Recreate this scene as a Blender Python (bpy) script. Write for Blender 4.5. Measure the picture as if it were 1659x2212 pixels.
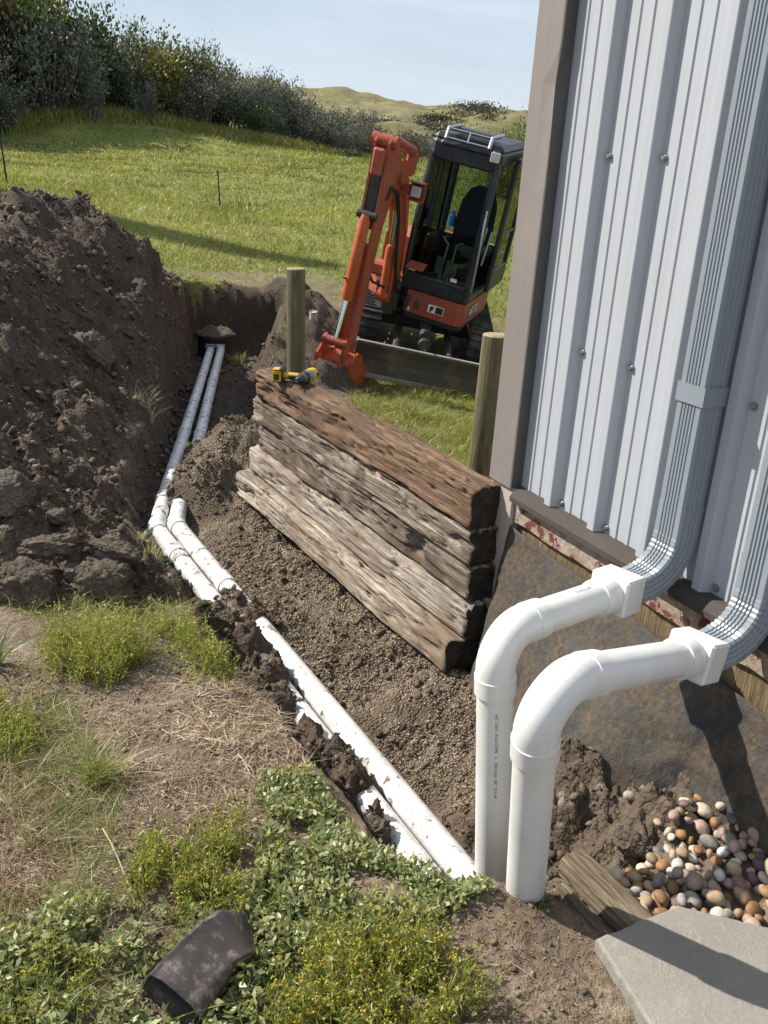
import bpy, math, random
import numpy as np
from mathutils import Vector, Matrix

# ------------------------------------------------------------------ scene, camera, light
for o in list(bpy.data.objects):
    bpy.data.objects.remove(o)
S = bpy.context.scene
COL = S.collection
R = math.radians
rng = np.random.default_rng(7)
random.seed(7)

cam_d = bpy.data.cameras.new('camera')
cam = bpy.data.objects.new('camera', cam_d)
COL.objects.link(cam)
S.camera = cam
cam_d.sensor_width = 36.0
cam_d.lens = 36.0 * 1958 / 2212
cam_d.clip_start = 0.05
cam_d.clip_end = 6000
# columns: right, up, back (camera axes in the world)
cam.matrix_world = Matrix(((0.998, -0.0629, 0.0, 0.0),
                           (0.0224, 0.3561, -0.9342, 0.0),
                           (0.0587, 0.9323, 0.3568, 1.6),
                           (0, 0, 0, 1)))
S.render.resolution_x = 768
S.render.resolution_y = 1024

SUN_AZ, SUN_EL = -70.0, 42.0          # degrees from +Y towards +X, and above the horizon
az, el = R(SUN_AZ), R(SUN_EL)
sun_dir = Vector((math.sin(az) * math.cos(el), math.cos(az) * math.cos(el), math.sin(el)))
sl = bpy.data.lights.new('sun', 'SUN')
sl.energy = 5.0
sl.angle = R(0.53)
sl.color = (1.0, 0.93, 0.82)
so = bpy.data.objects.new('sun', sl)
COL.objects.link(so)
so.rotation_euler = (-sun_dir).to_track_quat('-Z', 'Y').to_euler()

world = bpy.data.worlds.new('World')
S.world = world
world.use_nodes = True
wt = world.node_tree
for nd in list(wt.nodes):
    wt.nodes.remove(nd)
w_out = wt.nodes.new('ShaderNodeOutputWorld')
w_bg = wt.nodes.new('ShaderNodeBackground')
w_sky = wt.nodes.new('ShaderNodeTexSky')
w_sky.sky_type = 'NISHITA'
w_sky.sun_disc = False
w_sky.sun_elevation = el
w_sky.sun_rotation = az
w_sky.air_density = 1.0
w_sky.dust_density = 0.7
w_sky.ozone_density = 1.2
# thin high cloud mixed over the sky
w_tc = wt.nodes.new('ShaderNodeTexCoord')
w_map = wt.nodes.new('ShaderNodeMapping')
w_map.inputs['Scale'].default_value = (1.0, 1.6, 5.0)
w_map.inputs['Rotation'].default_value = (0.15, 0.1, 0.4)
w_no = wt.nodes.new('ShaderNodeTexNoise')
w_no.inputs['Scale'].default_value = 1.7
w_no.inputs['Detail'].default_value = 6
w_no.inputs['Roughness'].default_value = 0.55
w_no.inputs['Distortion'].default_value = 0.6
w_cr = wt.nodes.new('ShaderNodeValToRGB')
w_cr.color_ramp.elements[0].position = 0.36
w_cr.color_ramp.elements[0].color = (0.46, 0.46, 0.46, 1)
w_cr.color_ramp.elements[1].position = 0.66
w_cr.color_ramp.elements[1].color = (0.85, 0.85, 0.85, 1)
w_mix = wt.nodes.new('ShaderNodeMix')
w_mix.data_type = 'RGBA'
w_mix.inputs[7].default_value = (8.6, 9.7, 11.1, 1)
wt.links.new(w_tc.outputs['Generated'], w_map.inputs['Vector'])
wt.links.new(w_map.outputs[0], w_no.inputs['Vector'])
wt.links.new(w_no.outputs['Fac'], w_cr.inputs['Fac'])
wt.links.new(w_cr.outputs['Color'], w_mix.inputs[0])
wt.links.new(w_sky.outputs['Color'], w_mix.inputs[6])
wt.links.new(w_mix.outputs[2], w_bg.inputs['Color'])
w_bg.inputs['Strength'].default_value = 0.060
wt.links.new(w_bg.outputs[0], w_out.inputs['Surface'])

S.view_settings.view_transform = 'Standard'
S.view_settings.look = 'None'
S.view_settings.exposure = 0.65
S.view_settings.gamma = 1.0
S.render.engine = 'CYCLES'
S.cycles.max_bounces = 6
S.cycles.diffuse_bounces = 3
S.cycles.glossy_bounces = 3
S.cycles.transmission_bounces = 4
S.cycles.transparent_max_bounces = 8

# ------------------------------------------------------------------ noise on arrays
_perm = np.random.default_rng(3).integers(0, 1 << 30, 65536)
def _h(ix, iy, seed):
    return _perm[(ix * 7919 + iy * 104729 + seed * 1301) & 65535]
def vnoise(x, y, seed=0):
    xi = np.floor(x).astype(np.int64); yi = np.floor(y).astype(np.int64)
    fx = x - xi; fy = y - yi
    u = fx * fx * fx * (fx * (fx * 6 - 15) + 10); v = fy * fy * fy * (fy * (fy * 6 - 15) + 10)
    def g(ix, iy, dx, dy):
        a = _h(ix, iy, seed) * (2 * math.pi / (1 << 30))
        return np.cos(a) * dx + np.sin(a) * dy
    n00 = g(xi, yi, fx, fy); n10 = g(xi + 1, yi, fx - 1, fy)
    n01 = g(xi, yi + 1, fx, fy - 1); n11 = g(xi + 1, yi + 1, fx - 1, fy - 1)
    return ((n00 + u * (n10 - n00)) * (1 - v) + (n01 + u * (n11 - n01)) * v) * 1.4
def fbm(x, y, oct=5, seed=0, gain=0.5, billow=False):
    s = np.zeros_like(x); a = 1.0; f = 1.0
    for i in range(oct):
        n = vnoise(x * f + 17.3 * i, y * f - 9.1 * i, seed + i)
        s += a * (np.abs(n) * 2 - 0.6 if billow else n)
        a *= gain; f *= 2.03
    return s
def sstep(a, b, x):
    t = np.clip((x - a) / (b - a), 0, 1)
    return t * t * (3 - 2 * t)

# ------------------------------------------------------------------ mesh helpers
def link(name, me, mat=None, parent=None):
    o = bpy.data.objects.new(name, me)
    COL.objects.link(o)
    if me is not None and mat is not None and len(me.materials) == 0:
        for m in (mat if isinstance(mat, (list, tuple)) else [mat]):
            me.materials.append(m)
    if parent is not None:
        o.parent = parent
    return o
def tag(o, label, cat, group=None):
    o['label'] = label; o['category'] = cat
    if group: o['group'] = group
    return o
def empty(name, loc=(0, 0, 0), rotz=0.0):
    o = bpy.data.objects.new(name, None)
    COL.objects.link(o)
    o.location = loc; o.rotation_euler = (0, 0, rotz); o.empty_display_size = 0.1
    return o
def thing(name, label, cat, loc=(0, 0, 0), rotz=0.0, group=None):
    return tag(empty(name, loc, rotz), label, cat, group)
def np_mesh(name, v, f, smooth=False):
    """v (n,3), f (m,k) all faces with k corners"""
    v = np.asarray(v, dtype=np.float32); f = np.asarray(f, dtype=np.int32)
    me = bpy.data.meshes.new(name)
    k = f.shape[1]
    me.vertices.add(len(v)); me.vertices.foreach_set('co', v.ravel())
    me.loops.add(f.size); me.loops.foreach_set('vertex_index', f.ravel())
    me.polygons.add(len(f))
    me.polygons.foreach_set('loop_start', np.arange(0, f.size, k, dtype=np.int32))
    if smooth:
        me.polygons.foreach_set('use_smooth', np.ones(len(f), dtype=bool))
    me.update(calc_edges=True)
    return me
def point_color(me, name, rgba):
    a = me.color_attributes.new(name, 'FLOAT_COLOR', 'POINT')
    a.data.foreach_set('color', np.asarray(rgba, dtype=np.float32).ravel())

class MB:
    """collects simple solids, builds ONE mesh object"""
    def __init__(s): s.v = []; s.f = []; s.sm = []
    def add(s, vs, fs, smooth=False, M=None):
        b = len(s.v)
        for p in vs:
            p = Vector(p)
            s.v.append(M @ p if M is not None else p)
        for f in fs:
            s.f.append([b + i for i in f]); s.sm.append(smooth)
        return s
    def box(s, c, d, M=None, bev=0.0):
        x, y, z = c; a, b, e = d[0] / 2, d[1] / 2, d[2] / 2
        if bev <= 0:
            vs = [(x + i * a, y + j * b, z + k * e) for i in (-1, 1) for j in (-1, 1) for k in (-1, 1)]
            return s.add(vs, [(0, 1, 3, 2), (4, 6, 7, 5), (0, 4, 5, 1), (2, 3, 7, 6), (0, 2, 6, 4), (1, 5, 7, 3)], M=M)
        r = min(bev, a * .95, b * .95, e * .95)
        vs = []; idx = {}
        for i in (-1, 1):
            for j in (-1, 1):
                for k in (-1, 1):
                    for ax in range(3):
                        p = [x + i * (a - r), y + j * (b - r), z + k * (e - r)]
                        p[ax] += (i, j, k)[ax] * r
                        idx[(i, j, k, ax)] = len(vs); vs.append(tuple(p))
        fs = []
        for ax in range(3):
            o1, o2 = [q for q in range(3) if q != ax]
            for sg in (-1, 1):
                q = []
                for (m, n_) in ((-1, -1), (1, -1), (1, 1), (-1, 1)):
                    key = [0, 0, 0]; key[ax] = sg; key[o1] = m; key[o2] = n_
                    q.append(idx[(*key, ax)])
                if (sg > 0) ^ (ax != 1): q.reverse()
                fs.append(q)
        for ax in range(3):                       # edge strips, edge along ax
            o1, o2 = [q for q in range(3) if q != ax]
            for m in (-1, 1):
                for n_ in (-1, 1):
                    k0 = [0, 0, 0]; k0[ax] = -1; k0[o1] = m; k0[o2] = n_
                    k1 = list(k0); k1[ax] = 1
                    q = [idx[(*k0, o1)], idx[(*k1, o1)], idx[(*k1, o2)], idx[(*k0, o2)]]
                    fs.append(q)
        for i in (-1, 1):
            for j in (-1, 1):
                for k in (-1, 1):
                    fs.append([idx[(i, j, k, 0)], idx[(i, j, k, 1)], idx[(i, j, k, 2)]])
        return s.add(vs, fs, M=M)
    def tube(s, pts, r, n=12, caps=True, M=None, smooth=True):
        pts = [Vector(p) for p in pts]
        rs = r if isinstance(r, (list, tuple)) else [r] * len(pts)
        vs = []; fs = []; prev = None
        for i, p in enumerate(pts):
            if i == 0: t = pts[1] - p
            elif i == len(pts) - 1: t = p - pts[i - 1]
            else: t = (pts[i + 1] - p).normalized() + (p - pts[i - 1]).normalized()
            t.normalize()
            if prev is None:
                u = t.orthogonal().normalized()
            else:
                u = (prev - t * prev.dot(t))
                u = u.normalized() if u.length > 1e-6 else t.orthogonal().normalized()
            prev = u; w = t.cross(u)
            for k in range(n):
                a = 2 * math.pi * k / n
                vs.append(p + (u * math.cos(a) + w * math.sin(a)) * rs[i])
        for i in range(len(pts) - 1):
            for k in range(n):
                a = i * n + k; b = i * n + (k + 1) % n
                fs.append((a, b, b + n, a + n))
        s.add(vs, fs, smooth, M)
        if caps:
            m = (len(pts) - 1) * n
            s.add(vs[:n], [list(range(n))[::-1]], False, M)
            s.add(vs[m:], [list(range(n))], False, M)
        return s
    def cyl(s, c, r, h, axis='Z', n=20, M=None, r2=None):
        d = {'X': Vector((1, 0, 0)), 'Y': Vector((0, 1, 0)), 'Z': Vector((0, 0, 1))}[axis] * (h / 2)
        c = Vector(c)
        return s.tube([c - d, c + d], [r, r if r2 is None else r2], n, M=M)
    def prism(s, poly, lo, hi, axis='Z', M=None):
        """poly: 2D points; axis Z -> (x,y), Y -> (x,z), X -> (y,z)"""
        def mk(p, h):
            return {'Z': (p[0], p[1], h), 'Y': (p[0], h, p[1]), 'X': (h, p[0], p[1])}[axis]
        n = len(poly)
        vs = [mk(p, lo) for p in poly] + [mk(p, hi) for p in poly]
        fs = [list(range(n))[::-1], [n + i for i in range(n)]]
        fs += [(i, (i + 1) % n, n + (i + 1) % n, n + i) for i in range(n)]
        return s.add(vs, fs, M=M)
    def build(s, name, mat=None, parent=None, fix=True):
        me = bpy.data.meshes.new(name)
        me.from_pydata([tuple(p) for p in s.v], [], s.f)
        me.polygons.foreach_set('use_smooth', s.sm)
        if fix:
            import bmesh
            bm = bmesh.new(); bm.from_mesh(me)
            bmesh.ops.recalc_face_normals(bm, faces=bm.faces)
            bm.to_mesh(me); bm.free()
        if any(s.sm): me.set_sharp_from_angle(angle=R(32))
        return link(name, me, mat, parent)

# ------------------------------------------------------------------ materials
class NT:
    def __init__(s, name):
        s.m = bpy.data.materials.new(name); s.m.use_nodes = True
        s.t = s.m.node_tree; s.b = s.t.nodes['Principled BSDF']; s.o = s.t.nodes['Material Output']
    def n(s, ty, **kw):
        nd = s.t.nodes.new('ShaderNode' + ty)
        for k, v in kw.items():
            if hasattr(nd, k) and not isinstance(v, tuple): setattr(nd, k, v)
            else: nd.inputs[k].default_value = v
        return nd
    def l(s, a, b): s.t.links.new(a, b)
    def coord(s, kind='Object', scale=(1, 1, 1), rot=(0, 0, 0)):
        tc = s.n('TexCoord'); mp = s.n('Mapping')
        mp.inputs['Scale'].default_value = scale; mp.inputs['Rotation'].default_value = rot
        s.l(tc.outputs[kind], mp.inputs['Vector']); return mp.outputs[0]
    def noise(s, vec, scale, detail=4, rough=0.55, dist=0.0):
        nd = s.t.nodes.new('ShaderNodeTexNoise')
        nd.inputs['Scale'].default_value = scale; nd.inputs['Detail'].default_value = detail
        nd.inputs['Roughness'].default_value = rough; nd.inputs['Distortion'].default_value = dist
        if vec is not None: s.l(vec, nd.inputs['Vector'])
        return nd.outputs['Fac']
    def vor(s, vec, scale, feature='F1', rnd=1.0):
        nd = s.t.nodes.new('ShaderNodeTexVoronoi'); nd.feature = feature
        nd.inputs['Scale'].default_value = scale; nd.inputs['Randomness'].default_value = rnd
        if vec is not None: s.l(vec, nd.inputs['Vector'])
        return nd
    def ramp(s, fac, stops):
        nd = s.t.nodes.new('ShaderNodeValToRGB'); e = nd.color_ramp.elements
        while len(e) < len(stops): e.new(0.5)
        for i, (p, c) in enumerate(stops):
            e[i].position = p
            e[i].color = (c, c, c, 1) if isinstance(c, (int, float)) else (*c[:3], 1)
        s.l(fac, nd.inputs['Fac']); return nd.outputs['Color']
    def mix(s, fac, a, b, mode='MIX'):
        nd = s.t.nodes.new('ShaderNodeMix'); nd.data_type = 'RGBA'; nd.blend_type = mode
        for v, i in ((fac, 0), (a, 6), (b, 7)):
            if isinstance(v, (int, float)): nd.inputs[i].default_value = v if i == 0 else (v, v, v, 1)
            elif isinstance(v, tuple): nd.inputs[i].default_value = (*v[:3], 1)
            else: s.l(v, nd.inputs[i])
        return nd.outputs[2]
    def math(s, op, a, b=0.0):
        nd = s.t.nodes.new('ShaderNodeMath'); nd.operation = op
        for i, v in enumerate((a, b)):
            if isinstance(v, (int, float)): nd.inputs[i].default_value = v
            else: s.l(v, nd.inputs[i])
        return nd.outputs[0]
    def bump(s, h, strength=0.5, dist=0.01):
        nd = s.t.nodes.new('ShaderNodeBump')
        nd.inputs['Strength'].default_value = strength; nd.inputs['Distance'].default_value = dist
        s.l(h, nd.inputs['Height']); s.l(nd.outputs[0], s.b.inputs['Normal']); return nd
    def set(s, col=None, rough=None, metal=None, spec=None, **kw):
        for k, v in (('Base Color', col), ('Roughness', rough), ('Metallic', metal), ('Specular IOR Level', spec)):
            if v is None: continue
            if isinstance(v, tuple): s.b.inputs[k].default_value = (*v[:3], 1)
            elif isinstance(v, (int, float)): s.b.inputs[k].default_value = v
            else: s.l(v, s.b.inputs[k])
        return s
def simple(name, col, rough=0.5, metal=0.0, var=0.25, scale=8.0, bump=0.15, bscale=60.0, dirt=None, dirt_amt=0.5, spec=0.5):
    k = NT(name); v = k.coord()
    nz = k.noise(v, scale, 5)
    lo = tuple(c * (1 - var) for c in col); hi = tuple(min(1, c * (1 + var)) for c in col)
    c = k.ramp(nz, [(0.3, lo), (0.7, hi)])
    if dirt:
        d = k.ramp(k.noise(v, scale * 0.7, 8, 0.7), [(0.5 - 0.15 * dirt_amt, 0.0), (0.62, min(1.0, dirt_amt))])
        c = k.mix(d, c, dirt)
    k.set(c, rough, metal, spec)
    if bump: k.bump(k.noise(v, bscale, 5), bump, 0.004)
    return k.m
# ------------------------------------------------------------------ terrain height
CTRL = np.array([
    # foreground
    (0, 0, .04), (-1, 0, .05), (1, 0, .06), (0, -4, .06), (-4, -4, .1), (4, -4, .1), (1.5, 1, .07), (-2.5, 2, .10), (-1.9, .8, .08),
    (-.67, 2.18, .05), (-1.04, 2.33, .06), (-.41, 2.7, .0), (-.23, 2.28, .02), (-.05, 1.8, .05), (.25, 1.62, .09), (.36, 1.50, .09), (.49, 1.55, .07),
    (-.31, 1.39, .05), (0, 1.4, .05), (-.88, 2.5, .04), (-.9, 3.3, -.02), (-1.5, 3.2, .02),
    # beside and behind the risers, pebble bed
    (.674, 2.167, -.04), (.56, 1.95, -.10), (.84, 1.87, .03), (1.12, 2.19, .05), (.79, 2.1, 0), (.55, 1.6, .05), (.71, 1.5, .05), (.9, 1.2, .06),
    (.50, 2.6, -.12), (.45, 3.0, -.16), (2.2, 1.5, .08), (2.5, 3, .0),
    # gravel slope in front of the timbers
    (.33, 2.9, -.17), (.16, 2.69, -.21), (-.035, 3.6, -.19), (-.56, 4.45, -.2), (.25, 2.41, -.24), (-.2, 3.8, -.2), (-1.0, 5.5, -.16), (-.95, 6.9, -.2), (.42, 2.2, -.2),
    # behind the timbers and up to the blade
    (.9, 5, -.28), (0, 6, -.3), (.3, 8, -.5), (1.6, 8, -.62), (-.6, 7.4, -.28), (.2, 4.3, -.26), (-.5, 5.4, -.24), (.29, 9.65, -.60), (1.3, 9.6, -.72),
    (.29, 11.24, -.40), (-.6, 11.2, -.29), (1.3, 11.2, -.52), (.3, 13, -.18), (-1.2, 13, .0), (2, 13, -.32), (-.7, 9.3, -.60), (-.4, 9.0, -.62), (-1.1, 8.6, -.22), (-1.15, 10.5, -.03),
    # lawn
    (-2.3, 12.3, .06), (-1.5, 13, .05), (-4.9, 16, .36), (-1.8, 15, .05), (-5, 26, .29), (-8.3, 20, .8), (-7.75, 28, .64), (-3.7, 30, .84), (-1.2, 28, .64),
    (2.1, 20, .40), (1.9, 15, -.05), (6, 12, -.6), (6, 20, .2), (8, 30, .6), (-5.5, 10, .25), (-5, 6, .2), (-5, 3, .12), (-10, 12, .7), (-12, 5, .6),
    # hillside up to the shrub line
    (-17.6, 42, 1.7), (-17, 46, 2.73), (-16, 50, 3.3), (-14.3, 52, 3.23), (-11.4, 56, 2.78), (-7.9, 60, 2.46), (-3.9, 64, 1.8), (0.1, 72, 1.85),
    (-12, 34, 1.0), (-24, 44, 3.4), (-22, 52, 4.6), (-16, 58, 4.2), (-30, 35, 3.5), (-25, 20, 2.6), (4, 42, 1.6), (10, 60, 1.4), (20, 40, .6), (25, 15, -1),
    (-40, 70, 7), (-8, 75, 3.2), (10, 90, 1.2), (40, 80, .5), (-60, 30, 5), (0, 140, .5), (-60, 140, 7), (70, 140, 0), (40, -20, -.5), (-40, -20, 1.5), (0, -40, .1),
    (-150, 60, 8), (150, 60, 0), (0, 300, 1), (-180, 250, 9), (180, 250, 1), (0, -150, 0),
], dtype=float)
def _phi(r2):
    return 0.5 * r2 * np.log(r2 + 1e-9)
_n = len(CTRL)
_s = 1 / 30.0
_X = CTRL[:, :2] * _s
_K = _phi(((_X[:, None, :] - _X[None, :, :]) ** 2).sum(-1)) + np.eye(_n) * 2e-6
_P = np.c_[np.ones(_n), _X]
_A = np.zeros((_n + 3, _n + 3)); _A[:_n, :_n] = _K; _A[:_n, _n:] = _P; _A[_n:, :_n] = _P.T
_W = np.linalg.solve(_A, np.r_[CTRL[:, 2], np.zeros(3)])
def base_h(x, y):
    x = np.asarray(x, float); y = np.asarray(y, float); sh = x.shape
    q = np.c_[x.ravel(), y.ravel()] * _s
    out = np.empty(len(q))
    for a in range(0, len(q), 60000):
        b = q[a:a + 60000]
        d = ((b[:, None, :] - _X[None, :, :]) ** 2).sum(-1)
        out[a:a + 60000] = _phi(d) @ _W[:_n] + _W[_n] + b @ _W[_n + 1:]
    return out.reshape(sh)

def poly_dist(x, y, pts):
    """closest point on a polyline: distance, signed side (+ right of travel), interpolated columns"""
    best = np.full(x.shape, 1e9); side = np.zeros_like(x)
    vals = np.zeros(x.shape + (pts.shape[1] - 2,)); over = np.zeros_like(x)
    for i in range(len(pts) - 1):
        a, b = pts[i], pts[i + 1]
        dx, dy = b[0] - a[0], b[1] - a[1]; L2 = dx * dx + dy * dy
        t = ((x - a[0]) * dx + (y - a[1]) * dy) / L2
        tc = np.clip(t, 0, 1)
        px, py = a[0] + tc * dx, a[1] + tc * dy
        d = np.hypot(x - px, y - py)
        cr = ((x - a[0]) * dy - (y - a[1]) * dx) / math.sqrt(L2)
        m = d < best
        best = np.where(m, d, best); side = np.where(m, cr, side)
        o = np.zeros_like(x)
        if i == 0: o = np.where(t < 0, -t * math.sqrt(L2), 0)
        if i == len(pts) - 2: o = np.where(t > 1, (t - 1) * math.sqrt(L2), o)
        over = np.where(m, o, over)
        vals = np.where(m[..., None], a[2:] + tc[..., None] * (b[2:] - a[2:]), vals)
    return best, side, over, vals

# trench: x, y, floor z, half width left, half width right, wall slope left, wall slope right, end slope
TRENCH = np.array([
    (.30, 1.85, -.30, .12, .16, 2.2, .9, 2.0),
    (.20, 2.12, -.32, .12, .14, 2.2, .6, 2.0),
    (-.28, 2.95, -.325, .13, .12, 1.8, .35, 2.0),
    (-1.16, 4.47, -.325, .13, .15, 1.9, .5, 2.0),
    (-1.35, 5.6, -.41, .17, .22, 3.2, .75, 3.0),
    (-1.56, 6.9, -.525, .20, .42, 4.5, 1.2, 5.0),
    (-2.0, 9.9, -.55, .26, .52, 6.0, 3.0, 5.0),
    (-2.02, 11.3, -.72, .42, .50, 6.0, 4.5, 5.0)])
MOUND = np.array([(-1.62, 3.15, .10), (-1.95, 3.9, .34), (-2.35, 4.9, .60), (-2.9, 6.5, .93), (-3.42, 8.5, 1.32), (-3.36, 8.9, 1.24), (-3.05, 10.0, .74), (-2.75, 11.3, .24)])
MOUND2 = np.array([(-3.25, 8.6, 1.26), (-3.9, 7.7, 1.12), (-4.9, 6.4, .95), (-5.2, 4.6, .7)])
MOUND4 = np.array([(-.93, 3.28, .13), (-1.2, 3.36, .22), (-1.6, 3.6, .36), (-2.1, 4.1, .50)])
MOUND3 = np.array([(-2.1, 3.4, .22), (-3.2, 3.9, .45), (-4.3, 4.6, .6)])
BURY = np.array([  # soil lumps lying over the pipes: x, y, top z, radius
    (-.62, 3.56, -.19, .13), (-.56, 3.42, -.20, .11), (-.66, 3.42, -.20, .13), (-.52, 3.18, -.18, .14), (-.42, 2.98, -.17, .13), (-.33, 2.82, -.18, .11),
    (-.13, 2.52, -.17, .10), (-.05, 2.40, -.18, .10), (-.2, 2.62, -.19, .08), (-1.13, 4.98, -.13, .12), (-1.12, 5.2, -.12, .17), (-1.16, 5.5, -.18, .19), (-1.24, 5.9, -.28, .17), (-1.32, 6.2, -.37, .13), (-1.37, 5.55, -.345, .10), (-1.46, 6.1, -.40, .10),
    (-1.0, 5.0, -.03, .22), (-.95, 5.6, -.02, .28), (-1.08, 6.1, -.10, .22), (.03, 2.22, -.18, .05),
    (.62, 2.2, .06, .16), (.80, 2.02, .08, .12), (.5, 2.32, -.03, .14), (.95, 2.05, .09, .10)])
SPOIL = np.array([(-1.55, 11.9, .24), (-1.25, 10.9, .18), (-1.05, 10.25, .04), (-.95, 9.6, -.25)])
def terrain(x, y, detail=True):
    x = np.asarray(x, float); y = np.asarray(y, float)
    b = base_h(x, y)
    far = sstep(9, 20, np.hypot(x, y))
    wob = fbm(x * 1.1, y * 1.1, 3, 11) * 0.10
    fine = fbm(x * 3.2, y * 3.2, 4, 21)
    # spoil heap
    m = np.full_like(b, -9.0)
    for pts, slope in ((MOUND, .80), (MOUND2, .62), (MOUND3, .55), (MOUND4, .72)):
        d, sd, ov, v = poly_dist(x, y, pts)
        dd = np.sqrt(d * d + .012)
        m = np.maximum(m, v[..., 0] - slope * dd)
    d, sd, ov, v = poly_dist(x, y, SPOIL)
    m = np.maximum(m, v[..., 0] - .6 * np.sqrt(d * d + .01))
    near_m = sstep(-.35, .25, m - b)
    m = m + near_m * (fbm(x * 1.3, y * 1.3, 4, 31) * .16 + .085 * fine)
    mound = sstep(-.01, .06, m - b)
    h = np.maximum(b, m)
    # disturbed soil by the pipes and in front of the timbers
    d, side, over, v = poly_dist(x, y, TRENCH)
    u = side + wob * .6 + fine * .035
    lat = np.where(u < 0, np.maximum(0, -u - v[..., 1]) * v[..., 3], np.maximum(0, u - v[..., 2]) * v[..., 4])
    flo = v[..., 0] + lat + np.maximum(0, over) * v[..., 5]
    cut = sstep(.0, .05, h - flo)
    h = np.minimum(h, flo)
    tr = np.clip(np.where(d < 2.2, 1 - (d - .5) / 1.7, 0), 0, 1) * np.where(side > -.12, 1, sstep(-.30, -.12, side)) * np.where(y < 2.1, sstep(1.72, 1.9, y), 1)
    gravel = tr * sstep(6.4, 5.2, y) * sstep(2.2, 2.5, y) * sstep(.0, .2, side) * (1 - mound)
    for bx, by, bz, br in BURY:
        d2 = np.hypot(x - bx, y - by)
        g = np.exp(-(d2 / br) ** 2 * 1.2)
        h = np.where(bz > h, h + (bz - h) * np.minimum(1, g * 1.15), h)
    soil = np.clip(np.maximum(np.maximum(mound, cut), tr * (y < 12)), 0, 1)
    soil = np.maximum(soil, sstep(-.12, .02, m - b))
    if detail:
        lump = fbm(x * 7, y * 7, 4, 41, .55, True)
        clod = fbm(x * 19, y * 19, 3, 51, .6, True)
        amp = soil * (1 - .55 * gravel)
        h = h + amp * (lump * .040 + clod * .014) * (1 - .5 * far)
        h = h + (1 - soil) * (1 - far) * (fbm(x * 5, y * 5, 3, 61) * .012 + fbm(x * 22, y * 22, 3, 71) * .005)
        h = h + gravel * (fbm(x * 5, y * 5, 3, 91) * .02 + fbm(x * 40, y * 40, 2, 81) * .006)
        h = h + (1 - soil) * far * fbm(x * .45, y * .45, 4, 95) * .10 * sstep(14, 34, y)
    return h, soil, gravel, mound
def gz(x, y):
    return float(terrain(np.array([x]), np.array([y]))[0][0])

# ------------------------------------------------------------------ ground materials
def soil_nodes(k, vec):
    """colour and height of broken soil"""
    a = k.noise(vec, 2.2, 3, .62); f = k.noise(vec, 26, 5, .72); g = k.noise(vec, 130, 1, .6)
    c = k.ramp(a, [(.28, (.070, .053, .040)), (.5, (.125, .097, .073)), (.72, (.215, .175, .135))])
    c = k.mix(k.ramp(f, [(.38, .75), (.62, 0.0)]), c, (.07, .052, .039))
    v = k.vor(vec, 55)
    st = k.ramp(k.math('ADD', v.outputs['Color'], 0.0), [(.86, 0.0), (.90, 1.0)])
    c = k.mix(k.math('MULTIPLY', st, .55), c, (.30, .26, .21))
    hgt = k.math('ADD', k.math('MULTIPLY', f, 1.0), k.math('MULTIPLY', g, .35))
    hgt = k.math('ADD', hgt, k.math('MULTIPLY', v.outputs['Distance'], -.5))
    return c, hgt
def ground_material():
    k = NT('ground_mix'); vec = k.coord('Object')
    at = k.n('VertexColor'); at.layer_name = 'zones'
    sep = k.n('SeparateColor'); k.l(at.outputs['Color'], sep.inputs[0])
    lawn, gravel, moist = sep.outputs[0], sep.outputs[1], sep.outputs[2]
    sc, sh = soil_nodes(k, vec)
    sc = k.mix(k.math('MULTIPLY', moist, .62), sc, k.mix(k.noise(vec, 6, 3), (.038, .029, .023), (.082, .064, .050)))
    # dry topsoil of the yard
    tn = k.noise(vec, 5, 4, .65); tf = k.noise(vec, 45, 4, .75)
    tc = k.ramp(tn, [(.30, (.115, .085, .058)), (.5, (.205, .158, .112)), (.72, (.30, .24, .178))])
    tc = k.mix(k.ramp(tf, [(.40, .6), (.58, 0.0)]), tc, (.085, .062, .045))
    # gravel
    v1 = k.vor(vec, 110)
    gc = k.ramp(v1.outputs['Color'], [(.1, (.11, .083, .057)), (.45, (.21, .163, .115)), (.75, (.33, .268, .195)), (.95, (.50, .43, .33))])
    gc = k.mix(k.ramp(k.noise(vec, 4.5, 4, .6), [(.42, .85), (.62, .15)]), gc, (.115, .087, .063))
    # lawn
    ln = k.noise(vec, .55, 3, .6); lf = k.noise(k.coord('Object', (1, .45, 1)), 14, 4, .7)
    lc = k.ramp(ln, [(.3, (.15, .17, .036)), (.5, (.20, .215, .052)), (.7, (.26, .245, .08))])
    lc = k.mix(k.ramp(lf, [(.35, .75), (.6, 0.0)]), lc, (.045, .064, .016))
    lc = k.mix(k.ramp(k.noise(vec, 2.3, 3, .7), [(.55, 0.0), (.7, .5)]), lc, (.22, .185, .085))
    dis = at.outputs['Alpha']
    c = k.mix(dis, tc, sc)
    c = k.mix(gravel, c, gc)
    c = k.mix(lawn, c, lc)
    k.set(c, .95, spec=.2)
    hg = k.mix(gravel, k.mix(dis, k.math('ADD', tf, k.math('MULTIPLY', tn, .6)), sh), k.math('MULTIPLY', v1.outputs['Distance'], -1.1))
    hg = k.mix(lawn, hg, lf)
    k.bump(hg, .9, .02)
    return k.m
M_ground = ground_material()

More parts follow.
